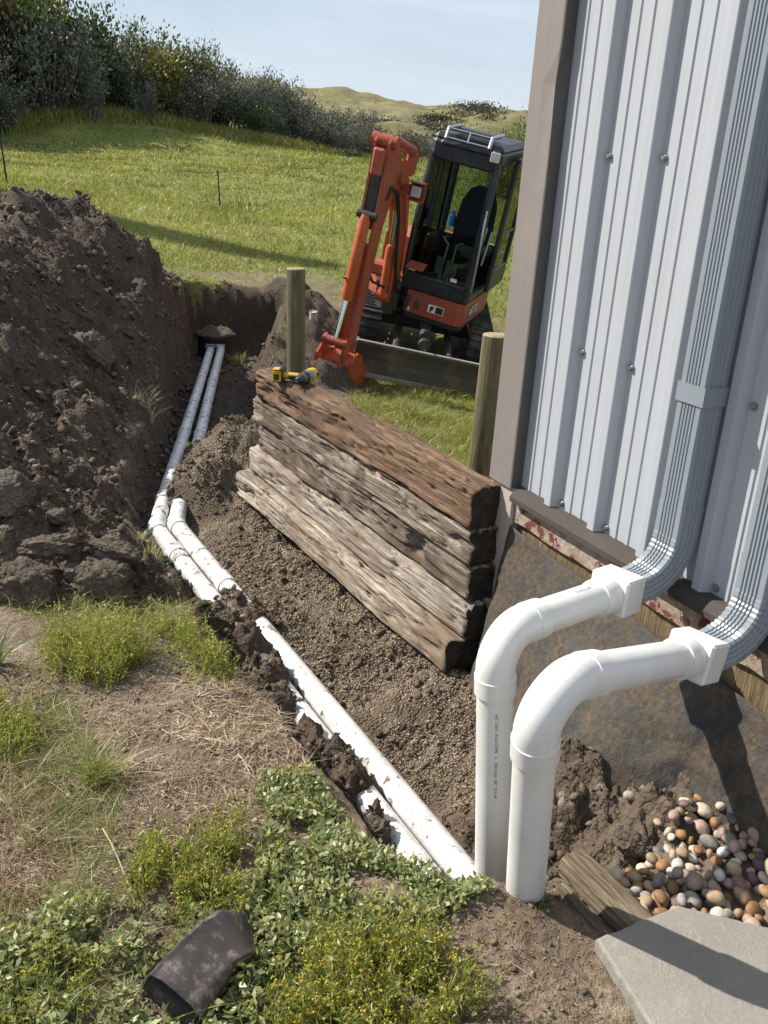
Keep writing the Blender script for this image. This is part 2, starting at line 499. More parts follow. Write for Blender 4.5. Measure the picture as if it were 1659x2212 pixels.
# one sheet, finer near the place where things stand
def ray_grid():
    th = np.r_[np.arange(-180, -48, 6.0), np.arange(-48, 48, .21), np.arange(48, 180, 6.0)]
    th = np.radians(th)
    r = np.r_[0.02, .2, .45, .65, .8 * np.exp(np.arange(0, math.log(46 / .8), .0046)), 46.5 * np.exp(np.arange(0, math.log(1500 / 46.5), .05))]
    T, RR = np.meshgrid(th, r)
    return np.sin(T) * RR, np.cos(T) * RR
GX, GY = ray_grid()
GH, GS, GG, GM = terrain(GX, GY)
nr, nt = GX.shape
idx = np.arange(nr * nt).reshape(nr, nt)
nxt = np.roll(idx, -1, axis=1)
quads = np.stack([idx[:-1], nxt[:-1], nxt[1:], idx[1:]], -1).reshape(-1, 4)[:, ::-1]
verts = np.stack([GX, GY, GH], -1).reshape(-1, 3)
def yard_mask(x, y):                                   # dry yard near the house and along the trench
    lim = np.where(x < -.35, 9.5, 4.1)
    return sstep(.5, -.4, y - lim + .25 * fbm(x * 1.5, y * 1.5, 3, 101))
def worn_mask(x, y):
    return sstep(.15, .55, fbm(x * .9, y * .9, 4, 111) + 1.4 * sstep(2.2, .3, np.abs(y - 12.4) + np.abs(x + .9) * .6)) * sstep(16, 13, y)
YARD = yard_mask(GX, GY)
lawn_z = (1 - np.clip(GS, 0, 1)) * (1 - YARD)
lawn_z = lawn_z * (1 - .7 * worn_mask(GX, GY))
zones = np.stack([lawn_z, GG, np.clip(sstep(4.2, 6.5, GY) * GS + .35 * GM, 0, 1), GS], -1).reshape(-1, 4)
fm = (GM.reshape(-1)[quads].mean(1) > .5) & (verts[:, 0][quads].mean(1) < -1.3) & (verts[:, 2][quads].mean(1) > -.12)
fm &= (verts[:, 0][quads].mean(1) < -1.75) | (verts[:, 1][quads].mean(1) < 9)
def split(mask, name):
    q = quads[mask]; u, inv = np.unique(q.ravel(), return_inverse=True)
    me = np_mesh(name, verts[u], inv.reshape(-1, 4), True)
    point_color(me, 'zones', zones[u]); return me
ground = link('ground', split(~fm, 'ground'), M_ground); ground['kind'] = 'structure'
heap = link('spoil_heap', split(fm, 'spoil_heap'), M_ground)
tag(heap, 'tall heap of dark dug soil piled left of the trench', 'dirt pile')
# ------------------------------------------------------------------ building
DW = Vector((.466, -.885, 0)).normalized()      # along the wall, towards the viewer
NI = Vector((.885, .466, 0)).normalized()       # into the wall
def WP(s, D, z): return DW * s + NI * D + Vector((0, 0, z))
WM = Matrix(((DW.x, NI.x, 0, 0), (DW.y, NI.y, 0, 0), (0, 0, 1, 0), (0, 0, 0, 1)))  # local (s, D, z) -> world
WALL = 1.85
def metal_paint(name, col, rough=.38, dust=.25):
    k = NT(name); v = k.coord('Object')
    st = k.noise(k.coord('Object', (14, 14, .5)), 3, 5, .6)
    c = k.ramp(st, [(.25, tuple(x * .90 for x in col)), (.75, col)])
    c = k.mix(k.ramp(k.noise(v, 2.5, 6, .65), [(.5, 0.0), (.8, dust)]), c, (.38, .34, .29))
    k.set(c, rough, 0.0, .45 if rough < .8 else .1)
    k.bump(k.noise(k.coord('Object', (5, 5, .9)), 2.0, 4, .6), .12, .02); return k.m
M_siding = metal_paint('siding_paint', (.40, .425, .47))
M_trim = metal_paint('brown_trim_paint', (.215, .19, .178), .5)
M_flash = metal_paint('flashing_paint', (.075, .066, .060), .85, .05)
M_return = metal_paint('dark_return_brown', (.085, .078, .076), .5, .05)  # return strip of the corner trim, darker brown than its face
M_post = metal_paint('corner_post_paint', (.42, .365, .31), .5, .6)
M_screw = simple('screw_zinc', (.35, .35, .36), .35, .9, .2, 30, .05)
M_dspout = metal_paint('downspout_paint', (.225, .26, .295), .32, .10)
M_conc = simple('concrete_plinth', (.30, .28, .26), .9, 0, .25, 5, .4)

def wood(name, cols, grain=(1, 22, 22), crack=.6, rough=.9, bump=.8, paint=None, paint_lo=.45, moss=None):
    k = NT(name)
    v = k.coord('Object', grain); w = k.coord('Object', (1, 1, 1))
    g = k.noise(v, 2.2, 8, .66, .4); f = k.noise(k.coord('Object', (grain[0] * 1.5, grain[1] * 3, grain[2] * 3)), 3.0, 6, .7)
    c = k.ramp(g, [(.30, cols[0]), (.5, cols[1]), (.70, cols[2])])
    c = k.mix(k.math('MULTIPLY', k.ramp(f, [(.40, 1.0), (.50, 0.0)]), crack), c, (.020, .015, .011))
    big = k.noise(w, 3.2, 6, .62, .5)
    c = k.mix(k.ramp(big, [(.47, 0.0), (.60, .85)]), c, cols[3])
    h = k.math('ADD', k.math('MULTIPLY', f, .9), k.math('MULTIPLY', g, .8))
    if paint:
        p = k.ramp(k.math('ADD', k.math('MULTIPLY', k.noise(k.coord('Object', (1.0, 3.5, 3.5)), 4.5, 7, .65), 1), k.math('MULTIPLY', g, .25)), [(paint_lo + .12, 0.0), (paint_lo + .15, 1.0)])
        c = k.mix(p, c, paint)
    if moss:
        c = k.mix(k.ramp(k.noise(w, 6, 6, .7), [(.56, 0.0), (.66, .8)]), c, moss)
    k.set(c, rough, spec=.2); k.bump(h, bump, .012); return k.m
M_redboard = wood('peeling_red_board', ((.20, .15, .11), (.36, .29, .23), (.52, .44, .36), (.27, .20, .15)), (1.2, 24, 24), .35, .85, .5, (.15, .048, .042), .54)
M_ply = wood('weathered_plywood', ((.10, .07, .04), (.20, .145, .085), (.30, .23, .14), (.13, .095, .06)), (26, 26, 1.2), .7, .9, .6)

bld = thing('metal_building', 'pale grey ribbed metal building with brown corner trim', 'building', WP(-2.5, WALL, 0))
bld_inv = Matrix.Translation(-Vector(bld.location))
def bpart(mb, name, mat, parent=None):
    return mb.build(name, mat, parent or bld)
BM = bld_inv @ WM
PITCH = .2286; Z0, Z1 = .565, 3.5
S_L, S_R = -2.50, 5.6
def panel_profile(s0, s1, first):
    """(s, out) points; rib right foot at first + k*PITCH"""
    pts = [(s0, 0.0)]
    k0 = int(math.floor((s0 - first) / PITCH)) - 1
    for k in range(k0, k0 + 8):
        f = first + k * PITCH
        seq = [(f - .058, 0), (f - .046, .0295), (f - .043, .031), (f - .015, .031), (f - .0125, .0295), (f, 0)]
        for m in (1, 2):
            cmid = f + (PITCH - .064) * m / 3
            seq += [(cmid - .010, 0), (cmid - .006, .0042), (cmid + .006, .0042), (cmid + .010, 0)]
        pts += [p for p in seq if s0 + .002 < p[0] < s1 - .002]
    pts.append((s1, 0.0)); return pts
s0 = S_L
FIRST = -2.257
edges = [S_L] + [FIRST + .03 + i * PITCH * 4 - PITCH for i in range(1, 10)]
edges = [e for e in edges if e < S_R] + [S_R]
for i in range(len(edges) - 1):
    pr = panel_profile(edges[i], edges[i + 1], FIRST)
    lift = .0012 * (i % 2)
    vs = []; fs = []
    for (a, b) in pr:
        for z in (Z0, 1.4, 2.4, Z1): vs.append(WP(a, WALL - b - lift, z))
    for j in range(len(pr) - 1):
        for q in range(3): fs.append((j * 4 + q, (j + 1) * 4 + q, (j + 1) * 4 + q + 1, j * 4 + q + 1))
    m = MB(); m.add(vs, fs, False, bld_inv); bpart(m, 'siding_panel', M_siding)
# screws beside the ribs
sm = MB(); sm.tube([(0, .004, 0), (0, -.002, 0)], .0115, 10); sm.tube([(0, -.001, 0), (0, -.008, 0)], [.0075, .0065], 6)
proto = sm.build('screw', M_screw, bld)
scr = [(FIRST + k * PITCH + .013, z) for k in range(0, 14) for z in (.585, 1.09, 1.663, 2.24, 2.9)]
rot = WM.to_3x3().to_4x4()
for i, (a, z) in enumerate(scr):
    if z > 2.6 or (a > .2): continue
    o = proto if i == 0 else proto.copy()
    if i: COL.objects.link(o); o.parent = bld
    o.matrix_basis = bld_inv @ Matrix.Translation(WP(a, WALL - .003, z)) @ rot
# corner trim: face, return, and end-wall leg
E45 = .045
m = MB()
fv = []; zs = [.56 + i * .1 for i in range(30)]; ff = []
for i, z in enumerate(zs):
    dent = .016 * math.exp(-((z - 1.83) / .045) ** 2) + .006 * math.exp(-((z - 1.74) / .09) ** 2)
    for (a, D) in ((-2.619, WALL + .16), (-2.619, WALL - E45), (-2.614, WALL - E45 - .003), (-2.55, WALL - E45 - .003), (-2.483 - dent, WALL - E45 - .003 + dent * .5), (-2.478 - dent, WALL - E45), (-2.478, WALL - .002)):
        fv.append(WP(a, D, z))
for i in range(len(zs) - 1):
    for j in range(5): ff.append((i * 7 + j, i * 7 + j + 1, (i + 1) * 7 + j + 1, (i + 1) * 7 + j))
m.add(fv, ff, False, bld_inv); bpart(m, 'corner_trim', M_trim)
m = MB(); m.add(fv, [(i * 7 + 5, i * 7 + 6, (i + 1) * 7 + 6, (i + 1) * 7 + 5) for i in range(len(zs) - 1)], False, bld_inv); bpart(m, 'trim_return', M_return)
m = MB(); m.box((-2.545, WALL + .012, .16), (.146, .095, .798), BM, .006); bpart(m, 'corner_post', M_post)
# base trim: sloped drip flashing under the panels
m = MB()
m.prism([(WALL - .004, .566), (WALL - .030, .562), (WALL - .052, .536), (WALL - .052, .518), (WALL + .0, .518)], S_L + .03, S_R, 'X', M=BM)
bpart(m, 'base_flashing', M_flash)
# boards under the flashing, each plank separate
def plank(name, a0, a1, D0, D1, z0, z1, mat, jag=.004, seg=24):
    mb = MB(); vs = []; fs = []
    for i in range(seg + 1):
        a = a0 + (a1 - a0) * i / seg
        j1 = random.uniform(-jag, jag); j2 = random.uniform(-jag, jag)
        for (D, z) in ((D1, z1), (D0 + .003, z1), (D0, z1 - .004 + j2 * .3), (D0, z0 + .005 + j1), (D0 + .004, z0 + j1), (D1, z0 + j1)):
            vs.append(WP(a, D, z))
    for i in range(seg):
        for j in range(5): fs.append((i * 6 + j, i * 6 + j + 1, (i + 1) * 6 + j + 1, (i + 1) * 6 + j))
    fs += [tuple(range(6)), tuple(range(seg * 6, seg * 6 + 6))]
    mb.add(vs, fs, False, bld_inv); return bpart(mb, name, mat)
p = plank('sill_board', -2.47, -1.02, WALL - .022, WALL + .04, .432, .5155, M_redboard, .006); p['label'] = 'weathered board with peeling red paint'
p = plank('sill_board', -1.012, 1.6, WALL - .024, WALL + .04, .430, .5155, M_redboard, .006); p['label'] = 'weathered board with peeling red paint'
plank('sill_board', 1.61, S_R, WALL - .022, WALL + .04, .432, .5155, M_redboard, .005)
for a0, a1 in ((-2.47, -1.31), (-1.305, .2), (.21, 2.4), (2.41, S_R)):
    plank('skirting_plywood', a0, a1, WALL - .004, WALL + .03, .14, .4285, M_ply, .003)
m = MB(); m.box(((S_L + S_R) / 2, WALL + .11, .05), (S_R - S_L - .05, .14, .72), BM); bpart(m, 'foundation', M_conc)
# end wall, roof, gutter
m = MB()
for i in range(0, 40):
    D0 = WALL + .16 + i * PITCH
    vs = []
    for q, o in ((0, 0), (.04, .0), (.057, .024), (.082, .024), (.10, 0), (PITCH, 0)):
        for z in (Z0, Z1): vs.append(WP(-2.60 - o, D0 + q, z))
    m.add(vs, [(j * 2, j * 2 + 2, j * 2 + 3, j * 2 + 1) for j in range(5)], False, bld_inv)
bpart(m, 'end_wall', M_siding)
m = MB(); m.box((-2.48, WALL + .16 + 4.6, .2), (.2, 9.0, .72), BM); bpart(m, 'foundation', M_conc)
M_roof = metal_paint('roof_paint', (.30, .27, .25), .4)
m = MB(); m.prism([(WALL - .28, Z1 + .02), (WALL + 4.7, Z1 + 1.3), (WALL + 9.6, Z1 + .02), (WALL + 9.6, Z1 - .06), (WALL + 4.7, Z1 + 1.2), (WALL - .28, Z1 - .06)], -2.85, S_R + .2, 'X', M=BM)
bpart(m, 'roof', M_roof)
m = MB(); m.prism([(WALL - .30, Z1 + .0), (WALL - .42, Z1 + .0), (WALL - .40, Z1 - .10), (WALL - .30, Z1 - .10)], -2.85, S_R + .2, 'X', M=BM)
bpart(m, 'gutter', M_trim)

# ------------------------------------------------------------------ downspouts
def downspout(sc, zb, label, top=Z1 - .12, strap=True):
    t = thing('downspout', label, 'downspout', WP(sc, WALL - .06, zb), 0, 'downspouts on the metal wall')
    inv = Matrix.Translation(-Vector(t.location)) @ WM
    w, dpt = .092, .072
    Db = WALL - .033; Df = Db - dpt
    def ring(crimp=0.0):
        pts = [(-w / 2, 0), (-w / 2, dpt * .12)]
        for i in range(3):                      # side grooves
            q = dpt * (.28 + .22 * i); pts += [(-w / 2, q - .005), (-w / 2 + .0035, q), (-w / 2, q + .005)]
        pts += [(-w / 2, dpt - .006), (-w / 2 + .005, dpt), (-w * .31, dpt)]
        for i in range(5):
            q = -w * .24 + i * w * .12; pts += [(q - w * .03, dpt), (q, dpt - .0075), (q + w * .03, dpt)]
        pts += [(w * .31, dpt), (w / 2 - .005, dpt), (w / 2, dpt - .006)]
        for i in range(3):
            q = dpt * (.72 - .22 * i); pts += [(w / 2, q + .005), (w / 2 - .0035, q), (w / 2, q - .005)]
        pts += [(w / 2, dpt * .12), (w / 2, 0)]
        return pts
    rg = ring(); n = len(rg)
    def sweep(frames, close_end=False):
        vs = []; fs = []
        for (c, tn, sc_) in frames:            # c = (D, z) of the back face centre, tn = outward dir (dD, dz)
            for (a, b) in rg:
                vs.append((sc + a * sc_, c[0] + tn[0] * b * sc_, c[1] + tn[1] * b * sc_))
        for i in range(len(frames) - 1):
            for j in range(n):
                k_ = (j + 1) % n
                fs.append((i * n + j, i * n + k_, (i + 1) * n + k_, (i + 1) * n + j))
        return vs, fs
    mb = MB(); vs, fs = sweep([((Db, z), (-1, 0), 1.0) for z in (zb, 1.2, 2.0, 2.8, top)]); mb.add(vs, fs, False, inv)
    mb.build('straight_pipe', M_dspout, t)
    mb = MB(); fr = []
    fr.append(((Db + .002, zb + .035), (-1, 0), 1.035)); fr.append(((Db + .002, zb - .055), (-1, 0), 1.035))
    Rr = .165; Nn = 9
    cD, cz = Db - dpt - (Rr - dpt), zb - .06       # centre of the bend, out from the wall
    for i in range(Nn + 1):
        for hlf, sc_ in ((0, 1.035), (.55, 1.0)):
            ang = R(78) * min(1, (i + hlf) / (Nn + .55))
            cc = (cD + Rr * math.cos(ang), cz - Rr * math.sin(ang))
            fr.append((cc, (-math.cos(ang), math.sin(ang)), sc_ if 0 < i else 1.03))
    ang = R(78)
    cc = (cD + Rr * math.cos(ang) - .06 * math.sin(ang), cz - Rr * math.sin(ang) - .06 * math.cos(ang))
    fr.append((cc, (-math.cos(ang), math.sin(ang)), .98))
    vs, fs = sweep(fr); mb.add(vs, fs, False, inv); mb.build('elbow', M_dspout, t)
    endc = (cc[0] - math.cos(ang) * dpt / 2, cc[1] + math.sin(ang) * dpt / 2)
    if strap:
        for zz in (1.10, 2.6):
            mb = MB(); h = .024; Do = Df - .002
            for (a, b, c_, d_) in ((sc - w / 2 - .002, sc + w / 2 + .003, Do - .0015, Do), ):
                mb.box(((a + b) / 2, (c_ + d_) / 2, zz), (b - a, .0018, .05), inv)
            mb.box((sc + w / 2 + .003, (Do + WALL - .006) / 2, zz), (.0018, WALL - .006 - Do, .05), inv)
            mb.box((sc - w / 2 - .003, (Do + WALL - .006) / 2, zz), (.0018, WALL - .006 - Do, .05), inv)
            mb.box((sc + w / 2 + .022, WALL - .0045, zz), (.04, .0018, .05), inv, .0)
            mb.cyl((sc + w / 2 + .026, WALL - .008, zz), .008, .006, 'Y', 8, inv)
            mb.build('strap', M_dspout, t)
    return endc
M_pvc = None
def pvc_material():
    k = NT('white_pvc'); v = k.coord('Object')
    c = k.ramp(k.noise(v, 3.0, 4), [(.3, (.66, .665, .66)), (.7, (.73, .735, .73))])
    sc = k.math('MAXIMUM', k.ramp(k.noise(k.coord('Object', (6, 6, 6)), 9, 6, .75), [(.63, 0.0), (.72, .6)]), k.ramp(k.noise(k.coord('Object', (3, 3, 1.2)), 5, 6, .7), [(.50, 0.0), (.80, .55)]))
    c = k.mix(sc, c, (.50, .46, .40))
    k.set(c, .28, spec=.45); k.bump(k.noise(v, 40, 3), .03, .003); return k.m
def pvc_dirty(name, lo=.58, hi=.64, col=(.075, .056, .042)):
    k = NT(name); v = k.coord('Object')
    c = k.ramp(k.noise(v, 3.0, 4), [(.3, (.62, .62, .63)), (.7, (.70, .70, .71))])
    d = k.ramp(k.noise(v, 17, 8, .72, .3), [(lo - .05, 0.0), (lo, .35), (lo + .035, 1.0)])
    c = k.mix(d, c, col)
    c = k.mix(k.ramp(k.noise(v, 4, 6, .7), [(.42, 0.0), (.7, .6)]), c, (.40, .35, .29))
    k.set(c, k.ramp(d, [(0, .33), (1, .9)]), spec=.4); k.bump(k.math('ADD', d, k.noise(v, 60, 3)), .25, .004); return k.m
M_pvc = pvc_material(); M_pvcd = pvc_dirty('muddy_pvc'); M_ink = simple('pipe_print', (.09, .09, .10), .6, 0, .3, 200, 0)
PR = .0445
endA = downspout(-1.672, .765, 'grey corrugated downspout with the complete wall strap, feeding the farther riser')
endB = downspout(-1.372, .725, 'grey corrugated downspout cut off by the right picture edge, feeding the nearer riser')

def arc(p0, corner, p1, rad, n=10):
    p0, corner, p1 = Vector(p0), Vector(corner), Vector(p1)
    a = (p0 - corner).normalized(); b = (p1 - corner).normalized()
    half = a.angle(b) / 2; d = rad / math.tan(half)
    bis = (a + b).normalized(); c = corner + bis * (rad / math.sin(half))
    s0 = corner + a * d - c; s1 = corner + b * d - c
    om = s0.angle(s1)
    return [c + (s0 * math.sin((1 - t) * om) + s1 * math.sin(t * om)) / math.sin(om) for t in [i / n for i in range(n + 1)]]
def text_ring(p0, dr, rad, a0, txt, mat, parent, size=.012, flip=False):
    """small printed line laid along a pipe"""
    dr = Vector(dr).normalized()
    cu = bpy.data.curves.new('print', 'FONT'); cu.body = txt; cu.size = size; cu.extrude = 0.0
    tmp = bpy.data.objects.new('tmp', cu); COL.objects.link(tmp)
    me = bpy.data.meshes.new_from_object(tmp.evaluated_get(bpy.context.evaluated_depsgraph_get()))
    bpy.data.objects.remove(tmp); bpy.data.curves.remove(cu)
    u = Vector(a0); u = (u - dr * u.dot(dr)).normalized(); w = dr.cross(u)
    for v in me.vertices:
        x, y = v.co.x, v.co.y
        an = y / rad
        v.co = Vector(p0) + dr * x + (u * math.cos(an) + w * math.sin(an)) * (rad + .0006)
    return link('print', me, mat, parent)
def riser(sc, end, corner, foot, label, prints):
    e = WP(sc, end[0], end[1]); corner = Vector(corner); foot = Vector(foot)
    t = thing('riser_pipe', label, 'drain pipe', foot, 0, 'white riser pipes from the downspouts')
    inv = Matrix.Translation(-foot)
    ax = (corner - e).normalized()
    up = (Vector((0, 0, 1)) - ax * ax.z).normalized(); sd = up.cross(ax).normalized()
    F = Matrix(((sd.x, ax.x, up.x, e.x), (sd.y, ax.y, up.y, e.y), (sd.z, ax.z, up.z, e.z), (0, 0, 0, 1)))
    mb = MB(); mb.box((0, .025, 0), (.118, .088, .104), inv @ F, .006)
    ad = mb.build('adapter', M_pvc, t)
    mb = MB(); mb.tube([(0, .068, 0), (0, .072, 0), (0, .125, 0), (0, .128, 0)], [.05, .0505, .0505, .049], 32, M=inv @ F)
    # gusset between box and socket
    mb.prism([(-.04, .0), (-.058, .0), (-.048, .05), (-.03, .05)], -.02, .02, 'Z', M=inv @ F @ Matrix.Translation((0, .066, 0)))
    mb.build('socket', M_pvc, ad)
    mb = MB(); mb.cyl((-.0595, .03, -.012), .007, .004, 'X', 10, inv @ F); mb.build('screw_head', M_screw, ad)
    RAD = .088
    el = arc(e, corner, foot, RAD, 12)
    mb = MB(); mb.tube([e + ax * .10, el[0]], PR, 36, M=inv); mb.build('horizontal_pipe', M_pvc, t)
    mb = MB(); mb.tube([el[-1], foot], PR, 36, M=inv); vp = mb.build('vertical_pipe', M_pvc, t)
    mb = MB(); d1 = (el[0] - el[1]).normalized(); d2 = (el[-1] - el[-2]).normalized()
    a0 = (e - corner).normalized(); b0 = (foot - corner).normalized()
    path = [el[0] + a0 * .0575, el[0] + a0 * .0565, el[0] + a0 * .0095, el[0] + a0 * .0088] + el + [el[-1] + b0 * .0088, el[-1] + b0 * .0095, el[-1] + b0 * .0565, el[-1] + b0 * .0575]
    rr = [.0455, .0502, .0502, .0478] + [.0475] * len(el) + [.0478, .0502, .0502, .0455]
    mb.tube(path, rr, 36, M=inv); mb.build('elbow', M_pvc, t)
    for (which, off, side, txt, size) in prints:
        if which == 'v': o = text_ring(inv @ (el[-1] + b0 * off), b0, PR, side, txt, M_ink, vp, size)
        else: o = text_ring(inv @ (e + ax * off), ax, PR, side, txt, M_ink, vp, size)
    return e
riser(-1.672, endA, (.277, 1.868, .604), (.352, 1.903, -.22), 'white riser pipe farther from the viewer, its elbow beside the timbers', [('v', .09, (.1, -1, 0), 'PVC  DWV  ASTM D2665   3"   NSF-DWV  40C  SCH 40', .0105), ('h', .17, (-.2, -.5, .8), 'PVC-DWV 3"', .012)])
riser(-1.372, endB, (.319, 1.515, .69), (.398, 1.681, -.15), 'white riser pipe nearer to the viewer, standing right of the other', [])

# ------------------------------------------------------------------ pipes lying in the trench
def lying(label, pts, fit, mats):
    t = thing('trench_pipe', label, 'drain pipe', pts[0], 0, 'white pipes lying in the trench')
    inv = Matrix.Translation(-Vector(pts[0])); V = [Vector(p) for p in pts]
    for i in range(len(V) - 1):
        n_ = max(2, int((V[i + 1] - V[i]).length / .5))
        mb = MB(); mb.tube([V[i].lerp(V[i + 1], q / n_) for q in range(n_ + 1)], PR, 24, M=inv); mb.build('pipe_length', mats, t)
    for i in range(1, len(V) - 1):
        a = (V[i - 1] - V[i]).normalized(); b = (V[i + 1] - V[i]).normalized()
        mb = MB(); c = arc(V[i] + a, V[i], V[i] + b, .09, 5)
        mb.tube([c[0] + a * .05] + [c[0] + a * .005] + c + [c[-1] + b * .005, c[-1] + b * .05], [.0495] * 2 + [.047] * len(c) + [.0495] * 2, 24, M=inv); mb.build('bend_fitting', mats, t)
    for (i, q) in fit:
        p = V[i].lerp(V[i + 1], q); d = (V[i + 1] - V[i]).normalized()
        mb = MB(); mb.tube([p - d * .055, p - d * .053, p + d * .053, p + d * .055], [.047, .0497, .0497, .047], 24, M=inv); mb.build('coupling', mats, t)
    return t
lying('right-hand white pipe lying in the trench, nearer the timber wall', [(.36, 1.95, -.28), (-1.108, 4.485, -.262), (-1.19, 4.95, -.29), (-1.497, 6.911, -.485), (-1.755, 8.7, -.485), (-1.98, 10.32, -.481)], [(0, .74)], M_pvcd)
lying('left-hand white pipe lying in the trench, nearer the spoil heap', [(.26, 1.90, -.27), (-1.212, 4.474, -.285), (-1.29, 4.95, -.30), (-1.623, 6.915, -.478), (-2.10, 10.32, -.489)], [(0, .88)], M_pvcd)
# chamber at the far end with its round lid under soil
ch = thing('drain_chamber', 'black round drain chamber with a soil covered lid in the pit', 'drain basin', (-2.08, 10.52, -.75))
M_black = simple('black_plastic', (.018, .018, .02), .55, 0, .3, 10, .1)
mb = MB(); mb.cyl((0, 0, .19), .205, .38, 'Z', 28); mb.build('body', M_black, ch)
mb = MB(); mb.cyl((0, 0, .395), .235, .03, 'Z', 32); mb.build('lid', M_black, ch)
M_soilcap = None
def soil_cap():
    k = NT('lid_soil'); c, h = soil_nodes(k, k.coord('Object')); k.set(c, .95, spec=.15); k.bump(h, .9, .015); return k.m
M_soilcap = soil_cap()
mb = MB(); vs = [(0, 0, .475)]; fs = []
for i, rr in enumerate((.07, .13, .18, .215, .232)):
    for a in range(28):
        th = a / 28 * 2 * math.pi
        vs.append((rr * math.cos(th), rr * math.sin(th), .412 + (.065 * (1 - (rr / .235) ** 3)) * (1 + .5 * math.sin(3 * th + i)) + random.uniform(-.008, .008)))
for a in range(28): fs.append((0, 1 + a, 1 + (a + 1) % 28))
for i in range(4):
    for a in range(28):
        b = (a + 1) % 28; fs.append((1 + i * 28 + a, 1 + (i + 1) * 28 + a, 1 + (i + 1) * 28 + b, 1 + i * 28 + b))
mb.add(vs, fs, True); mb.build('soil_cover', M_soilcap, ch)
M_label = simple('pale_sticker', (.55, .56, .58), .5, 0, .1, 30, 0)
M_navy = simple('navy_print', (.03, .035, .09), .5, 0, .1, 30, 0)
mb = MB(); mb.box((.035, -.212, .245), (.235, .02, .19), None, .004); st = mb.build('inlet_plate', M_navy, ch)
mb = MB(); mb.box((.10, -.224, .318), (.09, .004, .032)); mb.box((-.01, -.224, .322), (.10, .004, .010)); mb.box((.0, -.224, .300), (.16, .004, .006)); mb.build('sticker', M_label, st)
# short white stub sticking out of the spoil
sp = MB(); sp.tube([(0, 0, -.08), (.0, -.03, .075)], PR, 24, caps=False); sp.tube([(0, 0, -.08), (.0, -.028, .06)], PR * .9, 24)
o = sp.build('pipe_stub', M_pvcd); o.location = (-.93, 10.3, gz(-.93, 10.3) + .03); tag(o, 'short white pipe stub poking out of soil behind the timber wall', 'drain pipe')

# ------------------------------------------------------------------ timber wall
tw_near = Vector((.36, 2.965, 0)); tw_far = Vector((-.72, 4.72, 0))
td = (tw_far - tw_near).normalized(); tn = Vector((-td.y, td.x, 0))     # tn points to the trench side
rw = thing('timber_wall', 'low wall of five stacked old railway timbers beside the corner post', 'retaining wall', tw_near)
TLen = (tw_far - tw_near).length
def tie_mat(name, cols, moss=None, **kw): return wood(name, cols, (1.1, 20, 20), kw.get('crack', .8), .92, 1.0, None, .45, moss)
TM = [tie_mat('tie_brown', ((.10, .060, .038), (.22, .140, .090), (.36, .25, .17), (.12, .075, .050))),
      tie_mat('tie_grey_moss', ((.11, .088, .066), (.29, .24, .19), (.54, .48, .41), (.12, .092, .064)), (.09, .085, .04)),
      tie_mat('tie_dark', ((.10, .075, .056), (.26, .21, .17), (.48, .42, .36), (.10, .07, .052))),
      tie_mat('tie_silver', ((.20, .16, .13), (.44, .38, .32), (.64, .575, .50), (.26, .20, .155))),
      tie_mat('tie_base', ((.19, .15, .115), (.42, .355, .285), (.62, .55, .46), (.24, .175, .125)))]
